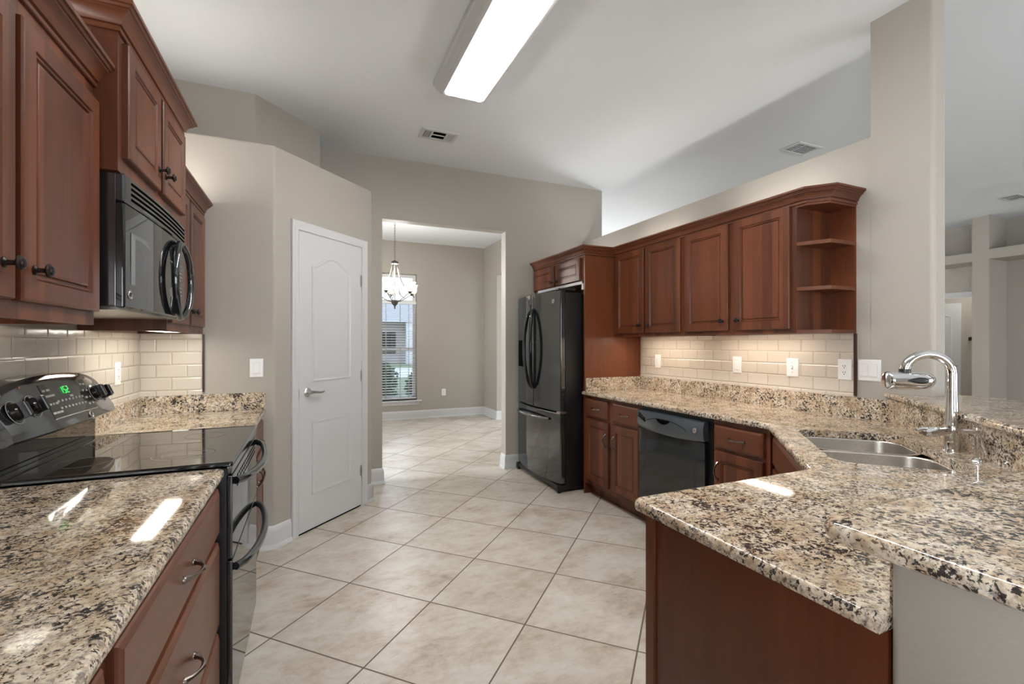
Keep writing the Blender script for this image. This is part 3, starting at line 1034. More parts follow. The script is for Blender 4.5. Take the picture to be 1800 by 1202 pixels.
def bowl(a0, a1, n0, n1, r, depth, name):
    m = MB()
    rings = []
    for i, z, rr in ((-0.016, CB - 0.0012, r + 0.016), (0.0, CB - 0.0012, r), (0.003, CB - 0.006, r), (0.010, CB - depth + 0.04, r), (0.022, CB - depth + 0.012, r - 0.01), (0.045, CB - depth, r - 0.03)):
        p = srect(a0 + i, a1 - i, n0 + i, n1 - i, max(rr, 0.02))
        rings.append([V(x, y, z) for x, y in p])
    m.loops(rings, False, True)
    o = m.build(name, M['steel'], t, 40)
    ca, cn = (a0 + a1) / 2, (n0 + n1) / 2
    MB().lathe(sp(ca, cn, CB - depth + 0.0005), (0, 0, 1), [(0.045, 0), (0.045, 0.002), (0.038, 0.003), (0.03, 0.0015), (0.01, 0.001)], 20).build('drain', M['chrome'], o)
    return o


bowl(2.315, S_A1 - 0.006, S_N0 + 0.006, S_N1 - 0.006, 0.08, 0.20, 'large_bowl')
bowl(S_A0 + 0.006, 2.282, S_N0 + 0.006, S_N1 - 0.006, 0.08, 0.17, 'small_bowl')

# faucet
fb = Vector((2.268, 0.955, 0))
sd = Vector((-d45, d45, 0))
t = thing('faucet', 'chrome gooseneck kitchen faucet behind the sink', 'faucet', (fb.x, fb.y, CT))
m = MB()
m.lathe((fb.x, fb.y, CT), (0, 0, 1), [(0.030, 0), (0.030, 0.004), (0.0255, 0.010), (0.0245, 0.05), (0.025, 0.075), (0.0235, 0.098), (0.016, 0.112)], 24)
m.build('body', M['chrome'], t, 50)
m = MB()
pts = [V(fb.x, fb.y, 1.0), V(fb.x, fb.y, 1.06), V(fb.x, fb.y, 1.13), V(fb.x, fb.y, 1.20)]
rad = [0.024, 0.0195, 0.0175, 0.0168]
R = 0.0735
for i in range(1, 13):
    w = math.pi * i / 12 * 0.97
    q = fb + sd * (R - R * math.cos(w))
    pts.append(V(q.x, q.y, 1.20 + R * math.sin(w))); rad.append(0.0168)
m.tube(pts, rad, 16)
m.tube([V(fb.x, fb.y, 1.128), V(fb.x, fb.y, 1.131)], 0.0185, 16)
m.build('spout', M['chrome'], t, 50)
hd = Vector((-0.917, 0.399, 0))
m = MB()
o = fb + hd * 0.01 + V(0, 0, 0.978)
m.lathe(o, hd + V(0, 0, -0.05), [(0.017, 0), (0.0165, 0.04), (0.0185, 0.055), (0.0205, 0.06), (0.020, 0.085), (0.012, 0.098)], 18)
m.tube([o + hd * 0.085 + V(0, 0, 0.004), o + hd * 0.105 + V(0, 0, 0.008), o + hd * 0.128 + V(0, 0, 0.004)], [0.011, 0.008, 0.004], 10)
m.build('lever', M['chrome'], t, 50)
# filter hanging on the spout end
se = fb + sd * (2 * R) + V(0, 0, 1.205)
t = thing('water_filter', 'chrome tap water filter hanging from the faucet spout', 'water filter', (se.x, se.y, 1.14))
fa = Vector((-0.88, 0.47, 0)).normalized()
fc = se + V(0, 0, -0.036) + fa * (-0.028)
m = MB()
m.lathe(fc + fa * 0.098, -fa, [(0.001, -0.001), (0.026, 0.0), (0.034, 0.004), (0.036, 0.012), (0.036, 0.125), (0.034, 0.145), (0.028, 0.163), (0.017, 0.175), (0.004, 0.180)], 24)
m.build('canister', M['chrome'], t, 50)
MB().lathe(se + V(0, 0, -0.012), (0, 0, 1), [(0.019, 0), (0.0195, 0.004), (0.0195, 0.018), (0.018, 0.022)], 20).build('collar', M['blackmatt'], t)
side = Vector((-0.47, -0.88, 0)).normalized()
m = MB()
rings = []
for k, (w, c) in enumerate(((1, 0.030), (1, 0.039), (0.9, 0.042), (0.5, 0.044))):
    ring = []
    for j in range(20):
        an = j * 2 * math.pi / 20
        x = math.cos(an); y = math.sin(an)
        wid = 0.016 * (1 - 0.55 * (x * 0.5 + 0.5))
        ring.append(fc + fa * (x * 0.038 * w + 0.004) + V(0, 0, y * wid * w + 0.002) + side * c)
    rings.append(ring)
m.loops(rings).build('selector_lever', M['blackmatt'], t, 50)
# soap dispenser
db = Vector((2.150, 0.835, 0))
t = thing('soap_dispenser', 'small chrome soap dispenser pump beside the faucet', 'soap dispenser', (db.x, db.y, CT))
m = MB()
m.lathe((db.x, db.y, CT), (0, 0, 1), [(0.022, 0), (0.022, 0.003), (0.016, 0.009), (0.008, 0.014), (0.0075, 0.05), (0.009, 0.085), (0.010, 0.10), (0.006, 0.106)], 18)
m.build('stem', M['chrome'], t, 50)
m = MB()
top = V(db.x, db.y, CT + 0.10)
m.tube([top + V(0.004, -0.002, 0), top + hd * 0.03 + V(0, 0, 0.006), top + hd * 0.055 + V(0, 0, 0.008)], [0.010, 0.008, 0.006], 12)
m.build('nozzle', M['chrome'], t, 50)
m = MB()
m.tube([top + V(0, 0, 0.002), top - hd * 0.014 + V(0, 0, -0.03), top - hd * 0.030 + V(0, 0, -0.072)], [0.011, 0.011, 0.009], 12)
m.build('pump_lever', M['chrome'], t, 50)

# ---------------------------------------------------------------- outlets and switches


def plate(F, a, z, kind, name, label, cat, w=0.072, h=0.117, c=0.0, group=None):
    loc = F.p(a, z - h / 2, c)
    t = thing(name, label, cat, tuple(loc), group)
    MB().rect_loops(F, a - w / 2, a + w / 2, z - h / 2, z + h / 2, [(0, c + 0.0003), (0, c + 0.003), (0.003, c + 0.0055), (0.006, c + 0.0062)]).build('cover_plate', M['plate'], t, 30)
    if kind == 'rocker':
        for q in ([a] if w < 0.1 else [a - 0.0235, a + 0.0235]):
            MB().fbox(F, q - 0.0175, q + 0.0175, z - 0.0345, z + 0.0345, c + 0.004, c + 0.0066).build('bezel', M['plategrey'], t, 0)
            r = MB()
            r.hexa([F.p(q - .0165, z - .0335, c + .006), F.p(q + .0165, z - .0335, c + .006), F.p(q + .0165, z - .0335, c + .0105), F.p(q - .0165, z - .0335, c + .0105),
                    F.p(q - .0165, z + .0335, c + .006), F.p(q + .0165, z + .0335, c + .006), F.p(q + .0165, z + .0335, c + .0078), F.p(q - .0165, z + .0335, c + .0078)])
            r.build('rocker', M['plate'], t, 0)
    elif kind == 'toggle':
        r = MB(); r.fbox(F, a - 0.005, a + 0.005, z - 0.012, z + 0.012, c + 0.005, c + 0.0075); r.build('slot', M['plategrey'], t, 0)
        r = MB(); r.hexa([F.p(a - .004, z + .001, c + .006), F.p(a + .004, z + .001, c + .006), F.p(a + .003, z - .010, c + .018), F.p(a - .003, z - .010, c + .018),
                          F.p(a - .004, z + .009, c + .006), F.p(a + .004, z + .009, c + .006), F.p(a + .003, z - .004, c + .019), F.p(a - .003, z - .004, c + .019)])
        r.build('toggle', M['plate'], t, 0)
        for s in (-1, 1):
            MB().lathe(F.p(a, z + s * 0.03, c + 0.005), F.c, [(0.0035, 0), (0.0035, 0.002), (0.002, 0.0025)], 10).build('screw', M['plategrey'], t)
    elif kind == 'outlet':
        MB().rect_loops(F, a - 0.0175, a + 0.0175, z - 0.035, z + 0.035, [(0, c + 0.004), (0, c + 0.0072), (0.002, c + 0.008)]).build('receptacle', M['plate'], t, 30)
        r = MB()
        for s in (-1, 1):
            zz = z + s * 0.018
            r.fbox(F, a - 0.0075, a - 0.0045, zz - 0.001, zz + 0.008, c + 0.007, c + 0.0083)
            r.fbox(F, a + 0.0045, a + 0.0075, zz - 0.001, zz + 0.007, c + 0.007, c + 0.0083)
            r.lathe(F.p(a, zz - 0.008, c + 0.007), F.c, [(0.003, 0), (0.003, 0.0013)], 8)
        r.build('slots', M['void'], t, 0)
    elif kind == 'dimmer':
        MB().fbox(F, a - 0.0175, a + 0.0175, z - 0.0345, z + 0.0345, c + 0.004, c + 0.0068).build('bezel', M['plategrey'], t, 0)
        MB().fbox(F, a - 0.0165, a + 0.0165, z - 0.0335, z + 0.0335, c + 0.006, c + 0.009, 0.001).build('rocker', M['plate'], t, 0)
        MB().fbox(F, a + 0.006, a + 0.009, z - 0.025, z + 0.02, c + 0.0085, c + 0.0098).build('slider', M['plategrey'], t, 0)
    return t


FRT = Frame((RW - 0.008, 0, 0), (0, 1, 0), (-1, 0, 0))
FRW = Frame((RW, 0, 0), (0, 1, 0), (-1, 0, 0))
FLT = Frame((LW + 0.008, 0, 0), (0, 1, 0), (1, 0, 0))
FPW = Frame((0, PY, 0), (1, 0, 0), (0, -1, 0))
plate(FRT, 3.206, 1.158, 'dimmer', 'light_switch', 'white light switch on beige tile closest to the refrigerator panel', 'light switch')
plate(FRT, 2.385, 1.162, 'rocker', 'light_switch', 'white rocker switch on beige tile above the dishwasher', 'light switch')
plate(FRT, 1.970, 1.163, 'toggle', 'light_switch', 'white plate with a small toggle on the beige tile', 'light switch', 0.078)
plate(FRT, 1.658, 1.166, 'outlet', 'power_outlet', 'white power outlet on beige tile next to the dark wood edging', 'power outlet')
plate(FRW, 1.536, 1.168, 'rocker', 'light_switch', 'wide double rocker switch on the painted wall past the tile', 'light switch', 0.114)
plate(FLT, 2.975, 1.16, 'outlet', 'power_outlet', 'white power outlet on cream tile behind the range corner', 'power outlet')
plate(FPW, -0.318, 1.16, 'rocker', 'light_switch', 'white rocker switch on the pantry wall beside the panelled door', 'light switch', 0.076)
plate(FW, 2.173, 0.442, 'outlet', 'power_outlet', 'small white outlet low on the dining room wall', 'power outlet', 0.075, 0.12)


def badge(center, normal, r, parent):
    n = Vector(normal).normalized()
    m = MB()
    m.lathe(Vector(center), n, [(r, 0), (r, 0.0015), (r * 0.9, 0.0028), (r * 0.85, 0.0020), (r * 0.8, 0.0020)], 22)
    o = m.build('badge', M['nickel'], parent, 50)
    x = Vector((0, 0, 1)).cross(n).normalized(); y = n.cross(x)
    c = Vector(center) + n * 0.0024
    g = MB()
    pts = []
    for i in range(16):
        w = 0.3 + i / 15 * 1.6 * math.pi
        pts.append(c + (x * (math.cos(w) * 0.3 - 0.22) + y * math.sin(w) * 0.42) * r)
    g.tube(pts, r * 0.055, 6)
    pts = []
    for i in range(16):
        w = 0.6 + i / 15 * 1.5 * math.pi
        pts.append(c + (x * (math.cos(w) * 0.26 + 0.26) + y * math.sin(w) * 0.42) * r)
    g.tube(pts, r * 0.055, 6)
    g.build('monogram', M['blackmatt'], o)
    return o


# ---------------------------------------------------------------- refrigerator
FY0, FY1 = 3.535, 4.435
t = thing('refrigerator', 'black french-door refrigerator with curved doors', 'refrigerator', (2.4, 3.985, 0))
m = MB()
m.box(2.055, 2.775, FY0 + 0.004, FY1 - 0.004, 0.03, 1.765, 0.006)
m.box(2.03, 2.75, FY0 + 0.03, FY1 - 0.03, 0.0, 0.035)
m.build('body', M['blackside'], t, 30)


def fridge_front(y0, y1, z0, z1, name):
    """bowed door between y0 and y1"""
    mid = (FY0 + FY1) / 2; hw = (FY1 - FY0) / 2
    n = 16
    front = []
    for i in range(n + 1):
        y = y0 + (y1 - y0) * i / n
        u = (y - mid) / hw
        front.append((1.955 + 0.048 * u * u, y))
    prof = front + [(2.05, y1), (2.05, y0)]
    p = round_poly(prof, [0.012] + [0] * (n - 1) + [0.012, 0.004, 0.004], 4)
    return MB().slab(p, [(0.006, z0), (0.0, z0 + 0.006), (0.0, z1 - 0.006), (0.006, z1)]).build(name, M['black'], t, 40)


midy = (FY0 + FY1) / 2
d_r = fridge_front(FY0, midy - 0.003, 0.712, 1.785, 'door')
d_l = fridge_front(midy + 0.003, FY1, 0.712, 1.785, 'door')
d_f = fridge_front(FY0, FY1, 0.075, 0.700, 'freezer_drawer')
for dd, s in ((d_r, -1), (d_l, 1)):
    pts = []; rad = []
    for i in range(17):
        u = i / 16
        z = 0.885 + (1.645 - 0.885) * u
        y = midy + s * (0.020 + 0.052 * math.sin(math.pi * u) ** 0.95)
        x = 1.951 - 0.058 * math.sin(math.pi * u) ** 0.45
        pts.append(V(x, y, z)); rad.append(0.016 if 0 < i < 16 else 0.010)
    MB().tube(pts, rad, 12).build('handle', M['handleblack'], dd, 60)
pts = []
for i in range(15):
    u = i / 14
    y = 3.69 + 0.66 * u
    uu = (y - midy) / 0.45
    pts.append(V(1.953 + 0.04 * uu * uu - 0.055 * math.sin(math.pi * u) ** 0.4, y, 0.635))
MB().tube(pts, 0.013, 12).build('handle', simple('dark_chrome', (0.25, 0.25, 0.26), 0.15, 0.9), d_f, 60)
# water dispenser
m = MB()
m.hexa([V(1.9625, 4.215, 1.08), V(1.9925, 4.405, 1.08), V(2.03, 4.405, 1.08), V(2.03, 4.215, 1.08), V(1.9625, 4.215, 1.345), V(1.9925, 4.405, 1.345), V(2.03, 4.405, 1.345), V(2.03, 4.215, 1.345)])
dp = m.build('dispenser', M['void'], d_l, 0)
m = MB()
m.hexa([V(1.961, 4.215, 1.345), V(1.991, 4.405, 1.345), V(2.03, 4.405, 1.345), V(2.03, 4.215, 1.345), V(1.961, 4.215, 1.41), V(1.991, 4.405, 1.41), V(2.03, 4.405, 1.41), V(2.03, 4.215, 1.41)])
m.build('dispenser_frame', M['blackglass'], dp)
badge((1.9828, 3.637, 1.692), (-1, -0.16, 0), 0.019, d_r)
m = MB()
m.box(1.99, 2.06, FY0 - 0.004, FY0 + 0.05, 0.694, 0.716, 0.004)
m.build('centre_hinge', M['nickel'], t)
m = MB()
m.box(1.975, 2.06, FY0 + 0.0, FY0 + 0.045, 0.012, 0.07, 0.008)
m.lathe((2.0, FY0 + 0.022, 0), (0, 0, 1), [(0.018, 0), (0.018, 0.012), (0.008, 0.014), (0.008, 0.03)], 14)
m.box(1.975, 2.06, FY1 - 0.045, FY1, 0.012, 0.07, 0.008)
m.lathe((2.0, FY1 - 0.022, 0), (0, 0, 1), [(0.018, 0), (0.018, 0.012), (0.008, 0.014), (0.008, 0.03)], 14)
m.build('foot', M['blackmatt'], t)
MB().box(1.985, 2.04, FY0 + 0.05, FY1 - 0.05, 0.03, 0.068, 0.003).build('kick_grille', M['blackmatt'], t)
MB().box(1.99, 2.16, FY0 + 0.01, FY0 + 0.07, 1.785, 1.80, 0.004).build('top_hinge_cover', M['blackmatt'], t)

# ---------------------------------------------------------------- dishwasher
FDW = Frame((2.168, 0, 0), (0, -1, 0), (-1, 0, 0))     # a = -y
a0, a1 = -2.690, -2.078
t = thing('dishwasher', 'black built-in dishwasher under the counter', 'dishwasher', (2.45, 2.38, 0))
m = MB()
m.box(2.20, 2.78, 2.045, 2.695, 0.10, CB - 0.003)
m.box(2.26, 2.78, 2.045, 2.695, 0.0, 0.10)
m.build('tub', M['blackmatt'], t, 30)
MB().fbox(FDW, a0, a1, 0.115, 0.715, -0.031, 0.0, 0.004).build('door', M['dwblack'], t, 30)
pn = MB()
n = 16
rings = []
for i in range(n + 1):
    a = a0 + (a1 - a0) * i / n
    u = (a - (a0 + a1) / 2) / ((a1 - a0) / 2)
    zb = 0.725 - 0.018 * (1 - u * u)
    bow = 0.012 * (1 - u * u)
    rings.append([FDW.p(a, zb, -0.03), FDW.p(a, zb, 0.004 + bow), FDW.p(a, zb + 0.02, 0.012 + bow), FDW.p(a, 0.80, 0.016 + bow), FDW.p(a, 0.838, 0.006 + bow), FDW.p(a, 0.846, -0.03)])
pn.loops(rings)
pnl = pn.build('control_panel', gloss('panel_black', (0.042, 0.055, 0.068), 0.2, 1.9), t, 40)
def dwp(a, z, c=0.0):
    u = (a - (a0 + a1) / 2) / ((a1 - a0) / 2)
    return FDW.p(a, z, 0.0165 + 0.012 * (1 - u * u) + c - max(0, (z - 0.80)) * 0.26 - max(0, 0.80 - z) * 0.06)
v = MB()
for k in range(3):
    v.tube([dwp(a0 + 0.02, 0.822 - k * 0.011, 0.001), dwp(a0 + 0.095, 0.790 - k * 0.011, 0.001)], 0.0032, 6)
v.build('vent_slot', M['void'], pnl)
v = MB()
pts = []
for i in range(21):
    w = i / 20
    pts.append(dwp(a0 + 0.085 + 0.40 * w, 0.765 + 0.045 * math.sin(math.pi * w) ** 0.6))
v.tube(pts, 0.0016, 6)
v.build('arch_line', M['void'], pnl)
v = MB()
ring = []
for i in range(15):
    w = i / 14
    ring.append((a0 + 0.215 + 0.13 * w, 0.806 - 0.030 * math.sin(math.pi * w) ** 0.7))
v.loops([[dwp(a, z, 0.0025) for a, z in ring], [dwp(a, z, -0.012) for a, z in ring]])
v.build('latch_pocket', M['void'], pnl)
v = MB()
rnd = random.Random(3)
for i in range(16):
    a = a0 + 0.155 + i * 0.0155
    hgt = 0.006 + 0.004 * rnd.random()
    zc = 0.770 - 0.004 * math.sin(i)
    v.fbox(Frame(dwp(a, 0, 0.0) - V(0, 0, 0), (0, -1, 0), (-1, 0, 0)), 0, 0.008, zc - hgt / 2, zc + hgt / 2, -0.004, 0.0012)
v.build('key_marks', simple('key_grey', (0.36, 0.38, 0.41), 0.4), pnl, 0)
badge(dwp(a1 - 0.062, 0.783, 0.0), (-1, 0, 0.08), 0.016, pnl)
MB().box(2.235, 2.26, 2.05, 2.69, 0.005, 0.10).build('toe_panel', M['blackmatt'], t)

# ---------------------------------------------------------------- range
RY0, RY1 = 1.812, 2.562
RFRONT = -0.245
t = thing('range', 'black electric range with double ovens and glass cooktop', 'range', (LW + 0.35, 2.19, 0))
m = MB()
m.box(LW + 0.03, -0.262, RY0, RY1, 0.03, 0.895, 0.003)
m.box(LW + 0.05, -0.33, RY0 + 0.02, RY1 - 0.02, 0.0, 0.03)
m.build('body', M['blackmatt'], t, 30)
ck = MB().slab(round_poly([(LW + 0.09, RY0 - 0.006), (-0.243, RY0 - 0.006), (-0.243, RY1 + 0.004), (LW + 0.09, RY1 + 0.004)], 0.01), [(0.004, 0.9015), (0.0, 0.904), (0.0, 0.912), (0.004, 0.917), (0.012, 0.917), (0.014, 0.9155)])
cook = ck.build('cooktop', M['blackglass'], t, 40)
for (x, y, r) in ((-0.42, 2.0, 0.095), (-0.70, 2.0, 0.075), (-0.42, 2.37, 0.075), (-0.70, 2.37, 0.105), (-0.42, 2.0, 0.065)):
    MB().lathe((x, y, 0.9153), (0, 0, 1), [(r - 0.0012, 0), (r - 0.0012, 0.0006), (r + 0.0012, 0.0006), (r + 0.0012, 0)], 48, False, False).build('burner_ring', M['ring'], cook)
# backguard
bgm = MB()
n = 20
rings = []
for i in range(n + 1):
    y = RY0 - 0.004 + (RY1 - RY0 + 0.006) * i / n
    u = 2 * i / n - 1
    zt = 1.165 + 0.042 * (1 - abs(u) ** 2.4)
    bulge = 0.012 * (1 - u * u)
    rings.append([V(LW + 0.008, y, 1.012), V(LW + 0.105 + bulge, y, 1.012), V(LW + 0.128 + bulge, y, 1.026), V(LW + 0.122 + bulge, y, 1.05), V(LW + 0.066 + bulge, y, zt - 0.018), V(LW + 0.052 + bulge, y, zt), V(LW + 0.008, y, zt)])
bgm.loops(rings)
guard = bgm.build('backguard', M['black'], t, 35)
MB().box(LW + 0.008, LW + 0.06, RY0 + 0.004, RY1 - 0.004, 0.895, 1.012).build('backguard_base', M['blackglass'], t)
m = MB()
m.box(LW + 0.06, LW + 0.092, RY0 + 0.004, RY1 - 0.002, 0.90, 0.916, 0.004)
m.build('rear_ledge', M['black'], t)


def gp(y, f, c=0.0):
    """point on the sloped face of the backguard; f 0 bottom .. 1 top"""
    u = 2 * (y - RY0) / (RY1 - RY0) - 1
    zt = 1.165 + 0.042 * (1 - abs(u) ** 2.4) - 0.018
    b = 0.012 * (1 - u * u)
    p0 = V(LW + 0.122 + b, y, 1.05); p1 = V(LW + 0.066 + b, y, zt)
    d = (p1 - p0)
    nrm = V(d.z, 0, -d.x).normalized()
    return p0 + d * f + nrm * c


kn = (gp(2.0, 1) - gp(2.0, 0)); KN = V(kn.z, 0, -kn.x).normalized()
dmb = MB()
q = [gp(2.045, 0.06, 0.001), gp(2.375, 0.06, 0.001), gp(2.375, 0.93, 0.001), gp(2.045, 0.93, 0.001)]
dmb.loops([[p - KN * 0.004 for p in q], [p + KN * 0.001 for p in q]])
disp = dmb.build('display_panel', simple('display_black', (0.035, 0.032, 0.028), 0.12), guard, 0)
m = MB()
m.tube([gp(2.045, 0.06, 0.0025), gp(2.375, 0.06, 0.0025)], 0.0018, 6)
m.build('display_trim', M['nickel'], disp)


def seg_digit(m, y, f, ch, s=1.0):
    W, Hh = 0.011 * s, 0.16 * s
    segs = {'a': ((0, 1), (1, 1)), 'b': ((1, 1), (1, .5)), 'c': ((1, .5), (1, 0)), 'd': ((0, 0), (1, 0)), 'e': ((0, .5), (0, 0)), 'f': ((0, 1), (0, .5)), 'g': ((0, .5), (1, .5))}
    for k in {'1': 'bc', '5': 'afgcd', '2': 'abged', '9': 'abcdfg'}[ch]:
        (x0, y0), (x1, y1) = segs[k]
        m.tube([gp(y + x0 * W, f + y0 * Hh, 0.003), gp(y + x1 * W, f + y1 * Hh, 0.003)], 0.0016, 5)


m = MB()
for ch, y in (('1', 2.160), ('5', 2.182), ('2', 2.203)):
    seg_digit(m, y, 0.62, ch)
m.build('clock_digits', M['green'], disp, 0)
m = MB()
rnd = random.Random(5)
for row, (f, y0, y1, k) in enumerate(((0.45, 2.115, 2.30, 8), (0.28, 2.115, 2.30, 8), (0.76, 2.058, 2.085, 2), (0.62, 2.056, 2.10, 3), (0.42, 2.056, 2.10, 3), (0.2, 2.056, 2.10, 3), (0.78, 2.335, 2.36, 2), (0.6, 2.33, 2.362, 2), (0.4, 2.33, 2.362, 2), (0.22, 2.33, 2.362, 2), (0.52, 2.22, 2.235, 1))):
    for i in range(k):
        y = y0 + (y1 - y0) * (i / max(1, k - 1))
        w = 0.004 + 0.006 * rnd.random() if row > 1 else 0.0035
        m.loops([[gp(y - w, f - .02, -0.001), gp(y + w, f - .02, -0.001), gp(y + w, f + .03, -0.001), gp(y - w, f + .03, -0.001)], [gp(y - w, f - .02, 0.0025), gp(y + w, f - .02, 0.0025), gp(y + w, f + .03, 0.0025), gp(y - w, f + .03, 0.0025)]])
m.build('key_marks', M['grey'], disp, 0)
badge(gp(2.295, -0.05, 0.0005), KN, 0.014, guard)
for y in (1.875, 1.965, 2.42, 2.50):
    o = gp(y, 0.50, 0)
    kk = MB()
    kk.lathe(o, KN, [(0.034, 0), (0.034, 0.003), (0.028, 0.005), (0.0265, 0.018), (0.022, 0.022)], 24)
    xk = Vector((0, 1, 0)); yk = KN.cross(xk)
    rings = []
    for hgt, ww, ll in ((0.012, 0.010, 0.026), (0.034, 0.008, 0.025), (0.040, 0.005, 0.020)):
        rings.append([o + KN * hgt + xk * (sx * ww) + yk * (sy * ll) for sx, sy in ((-1, -1), (1, -1), (1, 1), (-1, 1))])
    kk.loops(rings)
    kb = kk.build('knob', M['knobblack'], guard, 40)
    mk = MB()
    mk.tube([o + KN * 0.0035 + (xk * math.cos(w * 0.2) + yk * math.sin(w * 0.2)) * 0.037 for w in range(-26, 12)], 0.0007, 4)
    mk.build('dial_marks', M['grey'], kb)
    mk = MB()
    mk.lathe(gp(y - 0.008, 1.0, 0), KN, [(0.004, 0), (0.004, 0.001)], 8)
    mk.build('indicator', M['red'], kb)
# oven doors
FO = Frame((RFRONT - 0.012, 0, 0), (0, 1, 0), (1, 0, 0))
u_d = MB().fbox(FO, RY0 + 0.004, RY1 - 0.004, 0.585, 0.868, -0.006, 0.012, 0.004).build('upper_oven_door', M['blackglass'], t, 30)
l_d = MB().fbox(FO, RY0 + 0.004, RY1 - 0.004, 0.055, 0.578, -0.006, 0.012, 0.004).build('lower_oven_door', M['blackglass'], t, 30)
MB().fbox(FO, RY0 + 0.002, RY1 - 0.002, 0.873, 0.900, -0.006, 0.012, 0.003).build('front_rail', M['black'], t, 30)
v = MB()
for k in range(14):
    y = RY0 + 0.11 + k * 0.042
    for z in (0.80, 0.818, 0.836):
        v.fbox(FO, y, y + 0.026, z, z + 0.008, 0.010, 0.0125)
v.build('vent_slots', M['void'], u_d, 0)
for dd, z, nm in ((u_d, 0.842, 'handle'), (l_d, 0.545, 'handle')):
    pts = []; rad = []
    for i in range(21):
        u = i / 20
        pts.append(V(RFRONT + 0.006 + 0.058 * math.sin(math.pi * u) ** 0.55, RY0 + 0.035 + (RY1 - RY0 - 0.07) * u, z - 0.012 * math.sin(math.pi * u)))
        rad.append(0.0135)
    MB().tube(pts, rad, 12).build(nm, M['black'], dd, 60)

# ---------------------------------------------------------------- microwave
MY0, MY1, MZ0, MZ1 = 1.806, 2.552, 1.428, 1.848
MX = -0.535
t = thing('microwave', 'black over-the-range microwave with an oval handle', 'microwave', (LW + 0.2, 2.18, MZ0))
MB().box(LW + 0.01, MX - 0.022, MY0, MY1, MZ0 + 0.004, MZ1, 0.003).build('body', M['black'], t, 30)
def mwf(y):      # bowed front
    u = (y - (MY0 + MY1) / 2) / ((MY1 - MY0) / 2)
    return MX + 0.012 * (1 - u * u)
def mw_strip(y0, y1, z0, z1, name, mat, parent, extra=0.0, bev=0.004):
    n = 12
    fr = [(mwf(y0 + (y1 - y0) * i / n) + extra, y0 + (y1 - y0) * i / n) for i in range(n + 1)]
    p = round_poly([(MX - 0.022, y0)] + fr + [(MX - 0.022, y1)], [0] + [0.008] + [0] * (n - 1) + [0.008] + [0], 4)
    return MB().slab(p, [(bev, z0), (0, z0 + bev), (0, z1 - bev), (bev, z1)]).build(name, mat, parent, 40)
mwd = mw_strip(MY0, MY1, MZ0, 1.758, 'door', M['blackglass'], t)
mwg = mw_strip(MY0, MY1, 1.761, MZ1, 'vent_grille', M['black'], t)
m = MB()
for z in (1.775, 1.792, 1.809, 1.826):
    n = 12
    ya, yb = MY0 + 0.05, MY1 - 0.015
    m.loops([[V(mwf(ya + (yb - ya) * i / n) + c, ya + (yb - ya) * i / n, z + dz) for c, dz in ((-0.004, 0), (0.0012, 0), (0.0012, 0.008), (-0.004, 0.008))] for i in range(n + 1)])
m.build('louvre_slots', M['void'], mwg, 0)
# window and oval handle
m = MB()
shape = [(MY0 + 0.045, 1.505), (MY0 + 0.045, 1.672), (MY0 + 0.16, 1.672), (2.30, 1.652), (2.43, 1.62), (2.43, 1.53), (2.30, 1.507)]
m.loops([[V(mwf(y) + c, y, z) for y, z in shape] for c in (-0.002, 0.0012)])
m.build('viewing_window', simple('smoked_glass', (0.03, 0.032, 0.033), 0.04, 0, 1.0), mwd, 0)
yc, zc = 2.365, 1.582
pts = []
for i in range(32):
    w = 2 * math.pi * i / 32
    yy = yc + 0.122 * (math.copysign(abs(math.cos(w)) ** 1.25, math.cos(w)))
    zz = zc + 0.158 * math.sin(w)
    out = 0.012 + (0.022 if math.cos(w) > 0 else 0.012) * abs(math.cos(w)) ** 0.7
    pts.append(V(mwf(yy) + out, yy, zz))
MB().tube(pts, [0.0125] * 32, 10, closed=True).build('handle', M['black'], mwd, 60)
m = MB()
rnd = random.Random(8)
for r in range(9):
    for c in range(3):
        if rnd.random() < 0.12: continue
        y = 2.425 + c * 0.024; z = 1.655 - r * 0.016
        m.fbox(Frame((mwf(y), 0, 0), (0, 1, 0), (1, 0, 0)), y - 0.006, y + 0.006, z - 0.0022, z + 0.0022, -0.001, 0.0008)
m.build('keypad_marks', M['grey'], mwd, 0)
badge((mwf(1.845) + 0.0002, 1.845, 1.472), (1, -0.05, 0), 0.015, mwd)
MB().box(LW + 0.03, MX - 0.02, MY0 + 0.02, MY1 - 0.02, MZ0 - 0.006, MZ0 + 0.004).build('underside', simple('mw_underside', (0.35, 0.34, 0.32), 0.25, 0.7), t, 0)
MB().box(LW + 0.06, LW + 0.14, MY0 + 0.06, MY0 + 0.2, MZ0 - 0.009, MZ0 - 0.005).build('task_lamp', M['tubeglow'], t, 0)

# ---------------------------------------------------------------- under-cabinet and cabinet-top lights


def light_bar(F, a0_, a1_, c0, c1, z, label, power, col, matn='tubeglow'):
    p = F.p((a0_ + a1_) / 2, z - 0.014, (c0 + c1) / 2)
    t = thing('undercabinet_light', label, 'light', tuple(p))
    MB().fbox(F, a0_, a1_, z - 0.006, z, c0, c1, 0.001).build('housing', M['plate'], t, 0)
    MB().fbox(F, a0_ + 0.01, a1_ - 0.01, z - 0.012, z - 0.006, c0 + 0.004, c1 - 0.004, 0.001).build('diffuser', M[matn], t, 0)
    o = area('undercabinet_glow', tuple(F.p((a0_ + a1_) / 2, z - 0.0145, (c0 + c1) / 2)), (0, 0, 0), abs(c1 - c0), abs(a1_ - a0_), power, col)
    return t


